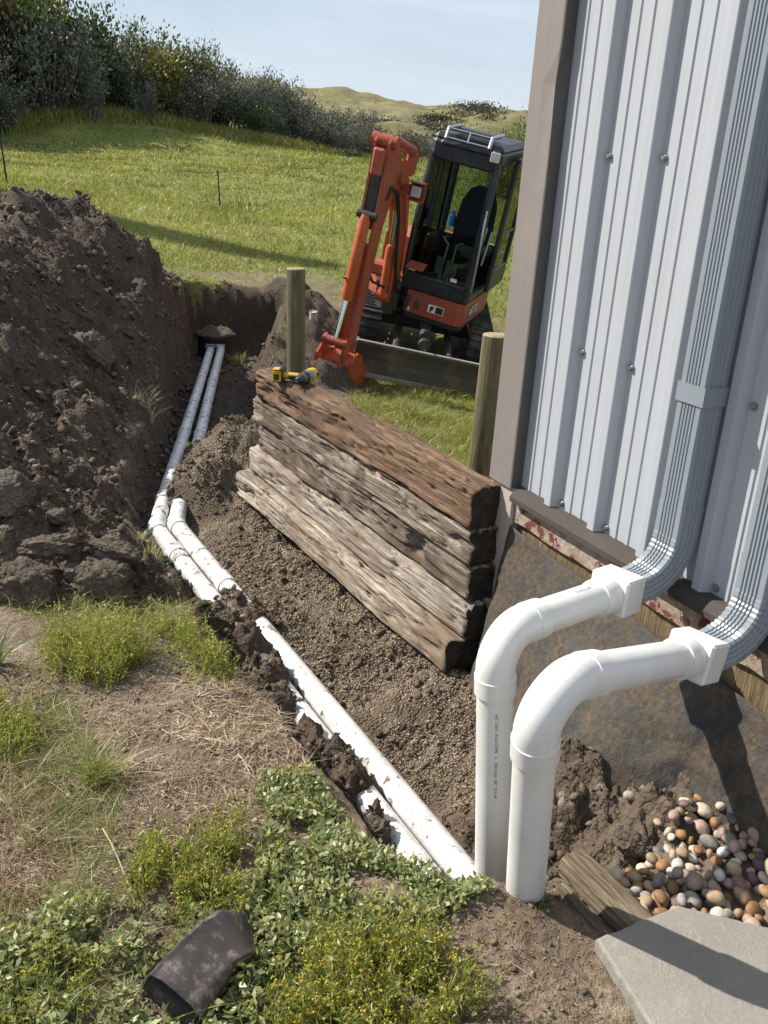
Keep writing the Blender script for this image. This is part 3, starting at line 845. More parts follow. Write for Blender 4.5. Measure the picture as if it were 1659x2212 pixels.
def timber(i, z0, z1, front, depth, a0, a1, mat, taper=0.0, seed=0, hole=None):
    """a weathered tie: grid around a rounded section, displaced by noise"""
    nl = 130; prof = []
    W_, Hh = depth, z1 - z0; rad = .013
    def side(p, q, n): return [(p[0] + (q[0] - p[0]) * k / n, p[1] + (q[1] - p[1]) * k / n) for k in range(n)]
    cs = [(rad, 0), (0, rad), (0, Hh - rad), (rad, Hh), (W_ - rad, Hh), (W_, Hh - rad), (W_, rad), (W_ - rad, 0)]   # (depth from front, height)
    for k, nn in zip(range(8), (2, 14, 2, 16, 2, 4, 2, 4)): prof += side(cs[k], cs[(k + 1) % 8], nn)
    prof = np.array(prof); m_ = len(prof)
    t = np.linspace(a0, a1, nl); T = np.repeat(t[:, None], m_, 1)
    Y = np.repeat(prof[None, :, 0], nl, 0); Z = np.repeat(prof[None, :, 1], nl, 0)
    per = np.cumsum(np.r_[0, np.hypot(*np.diff(prof, axis=0).T)]); PP = np.repeat(per[None, :], nl, 0)
    g = fbm(T * 2.2 + seed * 7, PP * 26, 4, 200 + seed, .6); lo = fbm(T * 1.6 + seed * 3, PP * 4, 3, 230 + seed)
    ck = np.abs(fbm(T * 1.1 + seed * 5, PP * 17, 3, 260 + seed)); crack = -np.exp(-(ck / .035) ** 2) * .012
    rot = sstep(.35, .8, fbm(T * 3 + seed * 11, PP * 9, 4, 290 + seed)) * -.014
    D = g * .0075 + lo * .0055 + crack * 1.9 + rot * 1.2
    if hole is not None:
        D = D - .05 * np.exp(-(((T - hole[0]) / hole[2]) ** 4 + ((Z - hole[1]) / hole[3]) ** 4)) * (Y < .03)
    cy, cz = W_ / 2, Hh / 2
    ny = Y - cy; nz = Z - cz; inw = np.maximum(np.abs(ny) / cy, np.abs(nz) / cz)
    fy = np.where(np.abs(ny) / cy > .97 * inw, np.sign(ny), 0); fz = np.where(np.abs(nz) / cz > .97 * inw, np.sign(nz), 0)
    Y2 = Y + fy * D; Z2 = Z + fz * D
    endj = np.zeros_like(T); endj[0] = fbm(Y[0] * 9, Z[0] * 9, 3, 310 + seed) * .02; endj[-1] = fbm(Y[0] * 9, Z[0] * 9, 3, 320 + seed) * .025
    for e_ in (0, -1):
        Y2[e_] = cy + (Y2[e_] - cy) * .985; Z2[e_] = cz + (Z2[e_] - cz) * .985
    T = T + endj
    sag = fbm(t * .8 + seed, t * 0 + seed, 2, 330) * .006
    zl = z0 + Z2 + sag[:, None] - taper * (T / TLen)
    ox = tn * front
    P = (td.x * T + (ox.x - tn.x * Y2), td.y * T + (ox.y - tn.y * Y2), zl)
    v = np.stack([P[0], P[1], P[2]], -1).reshape(-1, 3)
    idx = np.arange(nl * m_).reshape(nl, m_); nx = np.roll(idx, -1, 1)
    f = np.stack([idx[:-1], idx[1:], nx[1:], nx[:-1]], -1).reshape(-1, 4)
    cen = np.array([v[:m_].mean(0), v[-m_:].mean(0)]); v = np.r_[v, cen]
    c0, c1 = nl * m_, nl * m_ + 1
    caps = [(idx[0, k], nx[0, k], c0, c0) for k in range(m_)] + [(nx[-1, k], idx[-1, k], c1, c1) for k in range(m_)]
    me = bpy.data.meshes.new('timber')
    me.from_pydata([tuple(p) for p in v], [], [tuple(q) for q in f] + [tuple(q[:3]) for q in caps])
    me.polygons.foreach_set('use_smooth', np.r_[np.ones(len(f), bool), np.zeros(len(caps), bool)])
    me.polygons.foreach_set('material_index', np.r_[np.zeros(len(f), np.int32), np.ones(len(caps), np.int32)])
    # object frame along the tie so the grain follows it
    o = link('timber', me, [mat, M_tieend], rw)
    Mx = Matrix(((td.x, -tn.x, 0, 0), (td.y, -tn.y, 0, 0), (0, 0, 1, 0), (0, 0, 0, 1)))
    me.transform(Mx.inverted()); me.transform(Matrix.Translation((-i * 1.7, -i * .9, i * .6)))
    o.matrix_basis = Mx @ Matrix.Translation((i * 1.7, i * .9, -i * .6))
    return o
tp = -.02
M_tieend = simple('shaded_tie_end', (.030, .022, .016), .95, 0, .5, 25, .5)  # dark tie ends, with the shade on them painted into the colour
timber(0, .386, .545, .004, .150, .09, TLen - .01, TM[0], tp, 1)['label'] = 'brown crumbling top timber'
timber(1, .246, .385, .002, .165, .075, TLen + .05, TM[1], tp, 2)
timber(2, .106, .245, -.004, .165, .07, TLen - .03, TM[2], tp, 3, (.45, .07, .055, .055))['label'] = 'dark timber with a rotted hole'
timber(3, -.029, .105, .030, .22, .03, TLen + .02, TM[3], tp, 4)
timber(4, -.168, -.030, .095, .24, .04, TLen + .04, TM[4], tp, 5)['label'] = 'lowest timber, jutting out'

# ------------------------------------------------------------------ round posts behind it
M_pole = wood('treated_pole', ((.085, .075, .038), (.155, .135, .075), (.235, .205, .125), (.12, .11, .06)), (18, 18, 1.0), .55, .85, .5)
M_cut = wood('pole_end_grain', ((.22, .17, .10), (.34, .27, .17), (.45, .37, .25), (.28, .22, .14)), (9, 9, 9), .3, .9, .5)
def pole(x, y, top, r, lean, label):
    zb = gz(x, y) - .3
    t = thing('fence_pole', label, 'post', (x, y, zb), 0, 'round wooden posts behind the timber wall')
    nl, m_ = 14, 28; vs = []; fs = []
    for i in range(nl):
        z = (top - zb) * i / (nl - 1); rr = r * (1.04 - .05 * i / nl)
        for a in range(m_):
            th = a / m_ * 2 * math.pi; q = rr * (1 + .025 * math.sin(3 * th + i * .4) + .012 * math.sin(9 * th + 1.3))
            vs.append((q * math.cos(th) + lean[0] * z, q * math.sin(th) + lean[1] * z, z))
    for i in range(nl - 1):
        for a in range(m_):
            b = (a + 1) % m_; fs.append((i * m_ + a, i * m_ + b, (i + 1) * m_ + b, (i + 1) * m_ + a))
    mb = MB(); mb.add(vs, fs, True); mb.build('shaft', M_pole, t)
    zt = top - zb
    mb = MB(); ring = [(v[0], v[1], zt) for v in vs[-m_:]]; ring2 = [(lean[0] * zt + (v[0] - lean[0] * zt) * .9, lean[1] * zt + (v[1] - lean[1] * zt) * .9, zt + .006) for v in vs[-m_:]]
    mb.add(ring + ring2, [(a, (a + 1) % m_, m_ + (a + 1) % m_, m_ + a) for a in range(m_)] + [tuple(range(m_, 2 * m_))]); mb.build('sawn_top', M_cut, t)
pole(-.545, 5.28, 1.02, .053, (-.025, 0), 'weathered round post at the far end of the timber wall')
pole(.41, 3.92, .945, .060, (.018, .0), 'weathered round post beside the building corner')

# ------------------------------------------------------------------ membrane over the foundation
def liner():
    ns, nv = 150, 44
    s_ = np.linspace(-2.47, .6, ns)
    foot = np.interp(s_, [-2.47, -2.42, -2.2, -1.9, -1.55, -1.42, -1.0, .6], [.14, .20, .28, .36, .30, .16, .12, .12])
    topz = np.interp(s_, [-2.47, -2.2, -1.7, -1.3, .6], [.425, .402, .375, .35, .35]) + .012 * fbm(s_ * 2.1, s_ * 0, 3, 400)
    vs = np.zeros((ns, nv, 3))
    xf = DW.x * s_ + NI.x * (WALL - foot); yf = DW.y * s_ + NI.y * (WALL - foot)
    hz_f = terrain(xf, yf, False)[0]
    for j in range(nv):
        q = j / (nv - 1)
        out = .035 + (foot - .035) * q
        x = DW.x * s_ + NI.x * (WALL - out); y = DW.y * s_ + NI.y * (WALL - out)
        zz = topz * (1 - q) + (hz_f - .06) * q
        w = fbm(s_ * 2.2 + q * 1.5, s_ * .8 + q * 3.2, 4, 410) * .007 + np.abs(fbm(s_ * 5 + q * 3, s_ * 2 - q * 2, 3, 430)) * .005 * q
        vs[:, j, 0] = x - NI.x * w; vs[:, j, 1] = y - NI.y * w; vs[:, j, 2] = zz + w * .6
    idx = np.arange(ns * nv).reshape(ns, nv)
    f = np.stack([idx[:-1, :-1], idx[:-1, 1:], idx[1:, 1:], idx[1:, :-1]], -1).reshape(-1, 4)
    me = np_mesh('liner', vs.reshape(-1, 3), f, True)
    k = NT('muddy_membrane'); v = k.coord('Object')
    c = k.ramp(k.noise(k.coord('Object', (1, 1, 2.5)), 4, 6, .6), [(.3, (.022, .024, .026)), (.7, (.062, .065, .067))])
    mud = k.noise(k.coord('Object', (6, 6, 2.2), (0, .5, .5)), 3, 9, .72)
    c = k.mix(k.ramp(mud, [(.36, 0.0), (.56, .92)]), c, k.ramp(k.noise(v, 60, 4), [(.3, (.058, .045, .033)), (.7, (.125, .098, .072))]))
    k.set(c, k.ramp(mud, [(.42, .62), (.6, .95)]), spec=.2)
    k.bump(k.math('ADD', k.noise(v, 70, 5, .7), k.math('MULTIPLY', k.noise(k.coord('Object', (8, 8, 3), (0, .5, .5)), 4, 6, .7), 1.5)), .55, .01)
    o = link('membrane_sheet', me, k.m)
    sd = o.modifiers.new('t', 'SOLIDIFY'); sd.thickness = .003
    tag(o, 'muddy grey waterproof membrane draped down the foundation', 'membrane')
liner()
# ------------------------------------------------------------------ stones and clods
def ico(sub):
    import bmesh
    bm = bmesh.new(); bmesh.ops.create_icosphere(bm, subdivisions=sub, radius=1.0)
    v = np.array([p.co[:] for p in bm.verts]); f = np.array([[q.index for q in t.verts] for t in bm.faces]); bm.free()
    return v, f
ICO1, ICO2, ICO3, ICO5 = ico(1), ico(2), ico(3), ico(5)
def fbm3(p, s, oct, seed, billow=False):
    return (fbm(p[:, 0] * s + p[:, 2] * .7 * s, p[:, 1] * s + p[:, 2] * .5 * s, oct, seed, .5, billow) + fbm(p[:, 2] * s + 5, p[:, 0] * s - p[:, 1] * s * .3, oct, seed + 7, .5, billow)) * .5
def in_poly(x, y, poly):
    c = np.zeros(x.shape, bool); n = len(poly)
    for i in range(n):
        x1, y1 = poly[i]; x2, y2 = poly[(i + 1) % n]
        m = ((y1 > y) != (y2 > y)) & (x < (x2 - x1) * (y - y1) / (y2 - y1 + 1e-12) + x1)
        c ^= m
    return c
def scatter(poly, n, seed=0):
    r = np.random.default_rng(seed); P = np.array(poly); lo, hi = P.min(0), P.max(0); out = np.zeros((0, 2))
    while len(out) < n:
        q = lo + r.random((n * 3, 2)) * (hi - lo)
        out = np.r_[out, q[in_poly(q[:, 0], q[:, 1], poly)]]
    return out[:n]
PEB = {'tan': (.37, .27, .175), 'cream': (.48, .40, .31), 'grey': (.25, .24, .225), 'dark grey': (.095, .10, .10), 'brown': (.24, .13, .062), 'pinkish': (.35, .25, .21), 'white': (.54, .51, .46), 'purple-brown': (.17, .105, .105)}
def pebble_mat(nm, c):
    k = NT('pebble_' + nm.replace(' ', '_')); oi = k.n('ObjectInfo'); v = k.coord('Object')
    add = k.t.nodes.new('ShaderNodeVectorMath'); add.operation = 'ADD'; k.l(v, add.inputs[0])
    cmb = k.n('CombineXYZ'); k.l(k.math('MULTIPLY', oi.outputs['Random'], 40.0), cmb.inputs[0]); k.l(cmb.outputs[0], add.inputs[1])
    n_ = k.noise(add.outputs[0], 1.6, 5, .6, .5)
    a = k.ramp(n_, [(.3, tuple(x * .72 for x in c)), (.55, c), (.75, tuple(min(1, x * 1.25) for x in c))])
    sp = k.ramp(k.noise(add.outputs[0], 14, 4, .7), [(.60, 0.0), (.7, .5)])
    a = k.mix(sp, a, (.16, .12, .09))
    hsv = k.n('HueSaturation'); hsv.inputs['Value'].default_value = 1.0
    k.l(k.math('ADD', .72, k.math('MULTIPLY', oi.outputs['Random'], .5)), hsv.inputs['Value']); k.l(a, hsv.inputs['Color'])
    k.set(hsv.outputs[0], .55, spec=.4); k.bump(k.noise(add.outputs[0], 9, 5, .65), .2, .05); return k.m
shapes = []
for i in range(9):
    v = ICO3[0].copy(); r_ = np.random.default_rng(50 + i)
    v *= np.array([1, r_.uniform(.62, .95), r_.uniform(.45, .75)])
    nz_ = fbm3(v + i * 3.3, .9, 2, 500 + i)
    v *= (1 + .16 * nz_ + .03 * fbm3(v, 3, 2, 520 + i))[:, None]
    shapes.append((v, ICO3[1]))
peb_me = {}
def pebble_mesh(si, nm):
    if (si, nm) not in peb_me:
        me = np_mesh('pebble', *shapes[si], True); me.materials.append(PEBM[nm]); peb_me[(si, nm)] = me
    return peb_me[(si, nm)]
PEBM = {k_: pebble_mat(k_, c) for k_, c in PEB.items()}
BED = [(.54, 1.745), (.70, 1.835), (.80, 1.93), (.86, 2.00), (.93, 2.10), (1.0, 2.13), (1.12, 2.24), (1.17, 2.2), (1.08, 1.8), (1.0, 1.52), (.93, 1.50), (.75, 1.62), (.64, 1.575), (.57, 1.60)]
placed = []
r_ = np.random.default_rng(5)
names = list(PEB); wts = np.array([.27, .19, .14, .06, .12, .12, .06, .04]); wts /= wts.sum()
cand = scatter(BED, 5000, 9)
for lay, (lim, gap, zoff) in enumerate(((250, .76, .006), (45, 1.0, .026))):
    cnt = 0
    for (x, y) in cand[r_.permutation(len(cand))]:
        if cnt >= lim: break
        a = r_.uniform(.013, .0215) if r_.random() < .8 else r_.uniform(.021, .027)
        if any((x - p[0]) ** 2 + (y - p[1]) ** 2 < ((a + p[2]) * gap) ** 2 for p in placed if p[3] == lay): continue
        placed.append((x, y, a, lay, zoff)); cnt += 1
for (x, y, a, lay, zo) in placed:
    nm = names[r_.choice(len(names), p=wts)]
    o = link('pebble', pebble_mesh(int(r_.integers(9)), nm))
    o.location = (x, y, gz(x, y) + zo + a * .25); o.scale = (a,) * 3
    o.rotation_euler = (r_.normal(0, .45), r_.normal(0, .45), r_.uniform(0, 6.28))
    tag(o, f'{"small" if a < .017 else "large" if a > .0215 else "middling"} smooth {nm} river pebble {"lying on top of the bed" if lay else "down in the bed"} {"next to the slab" if y < 1.7 else "by the dug soil" if x < .82 else "towards the wall"}', 'pebble', f'{nm} river pebbles')
for i, (x, y, a, nm) in enumerate(((.715, 2.045, .017, 'cream'), (.77, 1.95, .014, 'tan'), (.505, 1.655, .018, 'cream'), (1.02, 2.33, .02, 'cream'))):
    o = link('pebble', pebble_mesh(i, nm)); o.location = (x, y, gz(x, y) + a * .4); o.scale = (a,) * 3; o.rotation_euler = (.2, .1, i)
    tag(o, ('cream pebble lying loose on the dug soil above the bed', 'tan pebble lying loose at the edge of the dug soil', 'pale pebble at the sawn end of the old board', 'cream pebble at the top of the bed against the membrane')[i], 'pebble')

# clods of soil
def clod_mat(nm, pale=0.0):
    k = NT(nm); v = k.coord('Object'); c, h = soil_nodes(k, v)
    if pale: c = k.mix(pale, c, k.ramp(k.noise(v, 9, 5, .65), [(.35, (.13, .115, .10)), (.65, (.30, .275, .245))]))
    k.set(c, .95, spec=.15); k.bump(h, 1.0, .02); return k.m
M_clod = clod_mat('clod_soil', .12); M_clodp = clod_mat('clod_pale', .4)
def clod(x, y, r, sc, seed, mat, label, dz=0.0, rz=0.0):
    v = ICO5[0].copy()
    n1 = fbm3(v + seed, 1.1, 3, 600 + seed); n2 = fbm3(v + seed, 4.5, 4, 640 + seed, True)
    v = np.clip(v, -.82, .82)
    v *= (1 + .34 * n1 + .15 * n2 + .07 * fbm3(v + seed, 13, 3, 680 + seed, True))[:, None]
    v *= np.array(sc) * r
    me = np_mesh('soil_clod', v, ICO5[1], True)
    o = link('soil_clod', me, mat); o.location = (x, y, gz(x, y) + r * sc[2] * .35 + dz); o.rotation_euler = (.2 * math.sin(seed), .25 * math.cos(seed * 2), rz)
    tag(o, label, 'dirt clod', 'large clods on the spoil heap')
clod(-1.52, 3.42, .105, (1, .8, .8), 1, M_clodp, 'pale grey clod at the left picture edge below the heap', .06)
clod(-1.36, 3.50, .05, (1, .8, .7), 2, M_clodp, 'small pale clod right of the big pale grey one', .02)
clod(-1.28, 2.98, .12, (1.1, .8, .75), 3, M_clod, 'big brown clod at the heap foot, left of its equal', .03)
clod(-1.01, 3.03, .115, (1.0, .8, .85), 4, M_clod, 'big brown clod at the heap foot behind the yellow weed', .03)
clod(-1.25, 3.13, .10, (1.4, .7, .45), 5, M_clod, 'flat brown clod lying on top of the left foot clod', .13)
clod(-1.02, 3.19, .085, (1.3, .7, .5), 6, M_clod, 'flat crusted clod lying on top of the right foot clod', .12)
clod(-1.14, 3.06, .045, (1, .9, .8), 7, M_clodp, 'small pale clod wedged between the two foot clods', .08)
clod(-2.10, 6.30, .17, (.8, .6, 1.05), 8, M_clodp, 'pale angular clod standing halfway up the heap', .04)
clod(-2.25, 10.75, .09, (1.1, .9, .9), 13, M_clod, 'single dark clod on the grass edge behind the heap', .05)
clod(.035, 2.16, .05, (1, .9, 1.0), 14, M_clod, 'dark clod resting between the two trench pipes', .04)
clod(.50, 1.665, .035, (1.2, .8, .7), 15, M_clod, 'dark clod at the foot of the nearer riser', .0)
clod(.70, 1.90, .05, (1.2, .8, .6), 16, M_clod, 'dark clod at the edge of the pebble bed', .0)

# crumbs: broken soil too fine to count
def crumbs(name, label, cat, xy, size, mat, col, lift=.3, flat=.75, ico_=None, seed=0):
    r = np.random.default_rng(seed); n = len(xy)
    bv, bf = ico_ if ico_ is not None else (np.array([(1, 0, 0), (-.5, .87, 0), (-.5, -.87, 0), (.2, .1, .9), (-.2, -.1, -.9)]), np.array([(0, 1, 3), (1, 2, 3), (2, 0, 3), (1, 0, 4), (2, 1, 4), (0, 2, 4)]))
    m = len(bv)
    z = terrain(xy[:, 0], xy[:, 1])[0]
    a = r.uniform(0, 6.28, n); ca, sa = np.cos(a)[:, None], np.sin(a)[:, None]
    v = np.repeat(bv[None], n, 0) * (1 + r.normal(0, .27, (n, m, 1))) * np.array([1, 1, flat])
    t = r.normal(0, .4, (n, 1)); vz = v[..., 2] + t * v[..., 0]
    v = np.stack([v[..., 0] * ca - v[..., 1] * sa, v[..., 0] * sa + v[..., 1] * ca, vz], -1) * size[:, None, None]
    v += np.stack([xy[:, 0], xy[:, 1], z + size * lift], -1)[:, None, :]
    f = (bf[None] + (np.arange(n) * m)[:, None, None]).reshape(-1, 3)
    me = np_mesh(name, v.reshape(-1, 3), f, False)
    c = np.repeat(r.random((n, 1)), m, 0)
    point_color(me, 'rnd', np.c_[c, c, c, np.ones_like(c)])
    o = link(name, me, mat); o['kind'] = 'stuff'; o['label'] = label; o['category'] = cat
    return o
def crumb_mat(nm, stops):
    k = NT(nm); at = k.n('VertexColor'); at.layer_name = 'rnd'
    c = k.ramp(at.outputs['Color'], stops); v = k.coord('Object')
    c = k.mix(k.ramp(k.noise(v, 80, 2), [(.35, .5), (.6, 0.0)]), c, (.08, .06, .045))
    k.set(c, .95, spec=.15); return k.m
M_crumb = crumb_mat('soil_crumbs', [(0, (.068, .052, .040)), (.5, (.12, .094, .071)), (.85, (.17, .138, .108)), (1, (.25, .215, .18))])
M_grav = crumb_mat('fine_gravel', [(0, (.095, .072, .050)), (.4, (.19, .147, .105)), (.8, (.31, .255, .185)), (1, (.52, .45, .35))])
HEAPP = [(-.75, 2.85), (-.5, 3.3), (-1.05, 4.6), (-1.5, 6.9), (-1.9, 10.2), (-2.1, 11.8), (-3.6, 12), (-5, 9), (-5, 4.6), (-2.5, 3.0), (-1.4, 2.8)]
q = scatter(HEAPP, 60000, 21); rr_ = np.random.default_rng(22)
dq = np.hypot(q[:, 0], q[:, 1])
q = q[rr_.random(len(q)) < np.clip(4.2 / dq, 0, 1) ** 1.2]; dq = np.hypot(q[:, 0], q[:, 1])
ms = terrain(q[:, 0], q[:, 1])[1] > .5
q, dq = q[ms], dq[ms]
sz = np.minimum(.004 + .0032 * rr_.pareto(1.8, len(q)), .026) * (.55 + dq * .08)
crumbs('soil_crumbs', 'loose crumbs of dark soil over the spoil heap', 'soil', q, sz, M_crumb, None, ico_=ICO1, flat=.8, seed=23)
TRP = [(.5, 1.95), (.9, 2.1), (1.0, 2.25), (.75, 2.3), (.55, 2.6), (.42, 2.9), (.1, 3.5), (-.75, 5.0), (-.85, 6.9), (-1.2, 9), (-1.55, 10.2), (-1.9, 10.2), (-1.75, 6.9), (-1.35, 4.5), (-.5, 3.0), (.1, 2.0), (.35, 1.8)]
q = scatter(TRP, 30000, 31); dq = np.hypot(q[:, 0], q[:, 1])
q = q[rr_.random(len(q)) < np.clip(3.0 / dq, 0, 1) ** 1.5]; dq = np.hypot(q[:, 0], q[:, 1])
cl = fbm(q[:, 0] * 3, q[:, 1] * 3, 3, 700)
q, dq = q[cl > -.15], dq[cl > -.15]
sz = np.minimum(.0025 + .0022 * rr_.pareto(1.8, len(q)), .014) * (.7 + dq * .1)
crumbs('trench_crumbs', 'loose crumbs of soil along the trench pipes', 'soil', q, sz, M_crumb, None, ico_=ICO1, flat=.8, seed=33)
GRP = [(.45, 2.35), (.40, 2.9), (.05, 3.55), (-.7, 4.85), (-.9, 5.5), (-1.05, 5.6), (-1.05, 4.5), (-.55, 3.6), (.2, 2.3)]
q = scatter(GRP, 42000, 41)
gmask = fbm(q[:, 0] * 2.6, q[:, 1] * 2.6, 4, 720) > -.25
q = q[gmask]; sz = rr_.uniform(.0028, .0062, len(q)) * (.8 + .09 * np.hypot(q[:, 0], q[:, 1]))
crumbs('fine_gravel', 'fine pale gravel on the slope before the timber wall', 'gravel', q, sz, M_grav, None, seed=43, lift=.25, flat=.7)
# small crumbs stuck on the near pipes
YDP = [(-.1, 1.7), (.5, 1.75), (.52, 1.2), (.45, .95), (-.9, 1.0), (-1.3, 2.3), (-.9, 2.8), (-.3, 2.5)]
q = scatter(YDP, 9000, 45); sz = np.minimum(.0016 + .001 * rr_.pareto(2.0, len(q)), .008)
crumbs('yard_crumbs', 'dry crumbs and grit on the trodden yard soil', 'soil', q, sz, crumb_mat('yard_grit', [(0, (.09, .07, .052)), (.5, (.19, .15, .115)), (1, (.34, .29, .23))]), None, seed=46, ico_=ICO1, flat=.7)

# ------------------------------------------------------------------ slab, board, chip, plastic piece
def slab_mat():
    k = NT('grey_flagstone'); v = k.coord('Object')
    c = k.ramp(k.noise(v, 5, 6, .6), [(.3, (.215, .20, .18)), (.7, (.275, .26, .235))])
    vein = k.ramp(k.math('ABSOLUTE', k.math('SUBTRACT', k.noise(v, 11, 5, .6, 1.2), .5)), [(.0, 1.0), (.012, .6), (.03, 0.0)])
    c = k.mix(k.math('MULTIPLY', k.math('MULTIPLY', vein, k.ramp(k.noise(v, 7, 4), [(.47, 0.0), (.62, 1.0)])), .45), c, (.36, .335, .30))
    c = k.mix(k.ramp(k.noise(v, 150, 3), [(.4, .3), (.6, 0.0)]), c, (.16, .15, .13))
    k.set(c, .85, spec=.25); k.bump(k.math('ADD', k.noise(v, 60, 6, .65), k.math('MULTIPLY', vein, .4)), .35, .004); return k.m
M_slab = slab_mat()
def flag(poly, z0, z1, label, seed):
    r = np.random.default_rng(seed); P = []
    n = len(poly)
    for i in range(n):
        a, b = np.array(poly[i]), np.array(poly[(i + 1) % n]); L = np.hypot(*(b - a)); m_ = max(3, int(L / .012)); nrm = np.array([(b - a)[1], -(b - a)[0]]) / L
        for j in range(m_): P.append(a + (b - a) * j / m_ + nrm * r.normal(0, .0011))
    P = np.array(P); c = P.mean(0); m_ = len(P); vs = []; fs = []
    for (s_, z) in ((1, z0), (1.004, z1 - .008), (.998, z1 - .003), (.988, z1), (.5, z1 + .001)):
        for p in P: vs.append((*(c + (p - c) * s_), z + (r.normal(0, .0008) if z < z1 else 0)))
    for i in range(4):
        for j in range(m_): q_ = (j + 1) % m_; fs.append((i * m_ + j, i * m_ + q_, (i + 1) * m_ + q_, (i + 1) * m_ + j))
    fs.append(tuple(range(4 * m_, 5 * m_)))
    mb = MB(); mb.add(vs, fs, False, Matrix.Translation((-c[0], -c[1], -z0)))
    o = mb.build('flagstone', M_slab); o.location = (c[0], c[1], z0); tag(o, label, 'stone slab', 'flagstones of the path'); return o
flag([(.704, 1.578), (.503, 1.471), (.566, 1.272), (.61, 1.02), (.80, .72), (1.2, .78), (1.28, 1.36), (.93, 1.52)], .072, .113, 'grey flagstone with pale veins in the lower right corner', 3)
flag([(.935, 1.545), (1.28, 1.385), (1.5, 1.5), (1.4, 1.75), (1.02, 1.63)], .06, .10, 'second flagstone just showing at the right picture edge', 4)
M_board = wood('old_board', ((.105, .08, .052), (.20, .158, .11), (.30, .25, .185), (.15, .12, .082)), (1.2, 20, 20), .7, .9, .7)
def block(name, a, b, w, h, z, mat, label, cat, seed=1, tilt=0.0, jag=.003):
    a, b = Vector((*a, 0)), Vector((*b, 0)); L = (b - a).length; r = random.Random(seed)
    n = 14; vs = []; fs = []; pr = [(-w / 2 + .006, 0), (-w / 2, .006), (-w / 2, h - .01), (-w / 2 + .01, h), (0, h + .002), (w / 2 - .01, h), (w / 2, h - .01), (w / 2, .006), (w / 2 - .006, 0)]
    m_ = len(pr)
    for i in range(n + 1):
        e_ = .97 if i in (0, n) else 1
        for (y, zz) in pr: vs.append((L * i / n + (r.uniform(-jag, jag) if i in (0, n) else 0), y * e_ + r.uniform(-jag, jag) * .3, zz * e_ + r.uniform(-jag, jag) * .4))
    for i in range(n):
        for j in range(m_): q_ = (j + 1) % m_; fs.append((i * m_ + j, i * m_ + q_, (i + 1) * m_ + q_, (i + 1) * m_ + j))
    fs += [tuple(range(m_)), tuple(range(n * m_, n * m_ + m_))]
    mb = MB(); mb.add(vs, fs); o = mb.build(name, mat); o.location = (a.x, a.y, z)
    o.rotation_euler = (tilt, 0, math.atan2(b.y - a.y, b.x - a.x)); tag(o, label, cat); return o
block('garden_board', (.50, 1.735), (.70, 1.40), .075, .06, .045, M_board, 'old squared board edging the pebble bed under the slab', 'board', 3)
block('edging_slat', (.462, 1.665), (.62, 1.36), .012, .055, .03, M_board, 'thin slat on edge along the left side of the board', 'board', 4)
block('wood_chip', (.345, 1.60), (.418, 1.648), .02, .010, gz(.38, 1.62) + .004, M_redboard, 'splintered wood chip lying on soil before the risers', 'wood chip', 6, .2, .006)
# broken piece of brown downspout in the weeds
def plastic_piece():
    path = [Vector((-.345, 1.268, .092)), Vector((-.325, 1.31, .096)), Vector((-.302, 1.358, .10)), Vector((-.287, 1.388, .10)), Vector((-.268, 1.418, .092)), Vector((-.248, 1.448, .07)), Vector((-.238, 1.462, .045))]
    wd = [.066, .064, .062, .060, .062, .056, .040]; hg = [.040, .038, .037, .037, .038, .034, .026]
    n = 36; vs = []; fs = []
    for i, p in enumerate(path):
        t = (path[min(i + 1, len(path) - 1)] - path[max(i - 1, 0)]).normalized()
        s_ = t.cross(Vector((0, 0, 1))).normalized(); u = s_.cross(t).normalized()
        tw = -.42
        s2 = s_ * math.cos(tw) + u * math.sin(tw); u2 = u * math.cos(tw) - s_ * math.sin(tw)
        for k_ in range(n):
            a = 2 * math.pi * k_ / n; ca, sa = math.cos(a), math.sin(a)
            x = math.copysign(abs(ca) ** .35, ca) * wd[i]; y = math.copysign(abs(sa) ** .42, sa) * hg[i]
            if abs(sa) < .35 or abs(abs(ca) - .6) < .06: x *= .985
            vs.append(p + s2 * x + u2 * (y + .004 * math.sin(5 * a + i)))
    for i in range(len(path) - 1):
        for k_ in range(n): b = (k_ + 1) % n; fs.append((i * n + k_, i * n + b, (i + 1) * n + b, (i + 1) * n + k_))
    fs.append(tuple(range((len(path) - 1) * n, len(path) * n)))
    mb = MB(); c = path[2]; mb.add(vs, fs, True, Matrix.Translation(-c))
    k = NT('dusty_brown_plastic'); v = k.coord('Object')
    cc = k.ramp(k.noise(v, 18, 5, .6), [(.3, (.045, .038, .038)), (.7, (.075, .064, .062))])
    cc = k.mix(k.ramp(k.noise(v, 34, 8, .75), [(.52, 0.0), (.66, .85)]), cc, (.24, .20, .155))
    k.set(cc, .5, spec=.4); k.bump(k.noise(v, 80, 5, .7), .25, .003)
    o = mb.build('plastic_spout', k.m); o.location = c
    sd = o.modifiers.new('t', 'SOLIDIFY'); sd.thickness = .003; sd.offset = -1
    tag(o, 'broken dusty brown piece of plastic downspout lying in the weeds', 'downspout piece')
plastic_piece()

# ------------------------------------------------------------------ cordless drill on the top timber
M_yel = simple('yellow_plastic', (.62, .36, .015), .42, 0, .12, 20, .05)
M_blk = simple('tool_black', (.020, .020, .022), .5, 0, .3, 20, .1)
M_grey = simple('gear_grey', (.20, .205, .20), .4, .5, .15, 20, .05)
dr = thing('cordless_drill', 'yellow and black cordless drill lying on the timber wall', 'drill', (-.435, 4.43, .563), R(72))
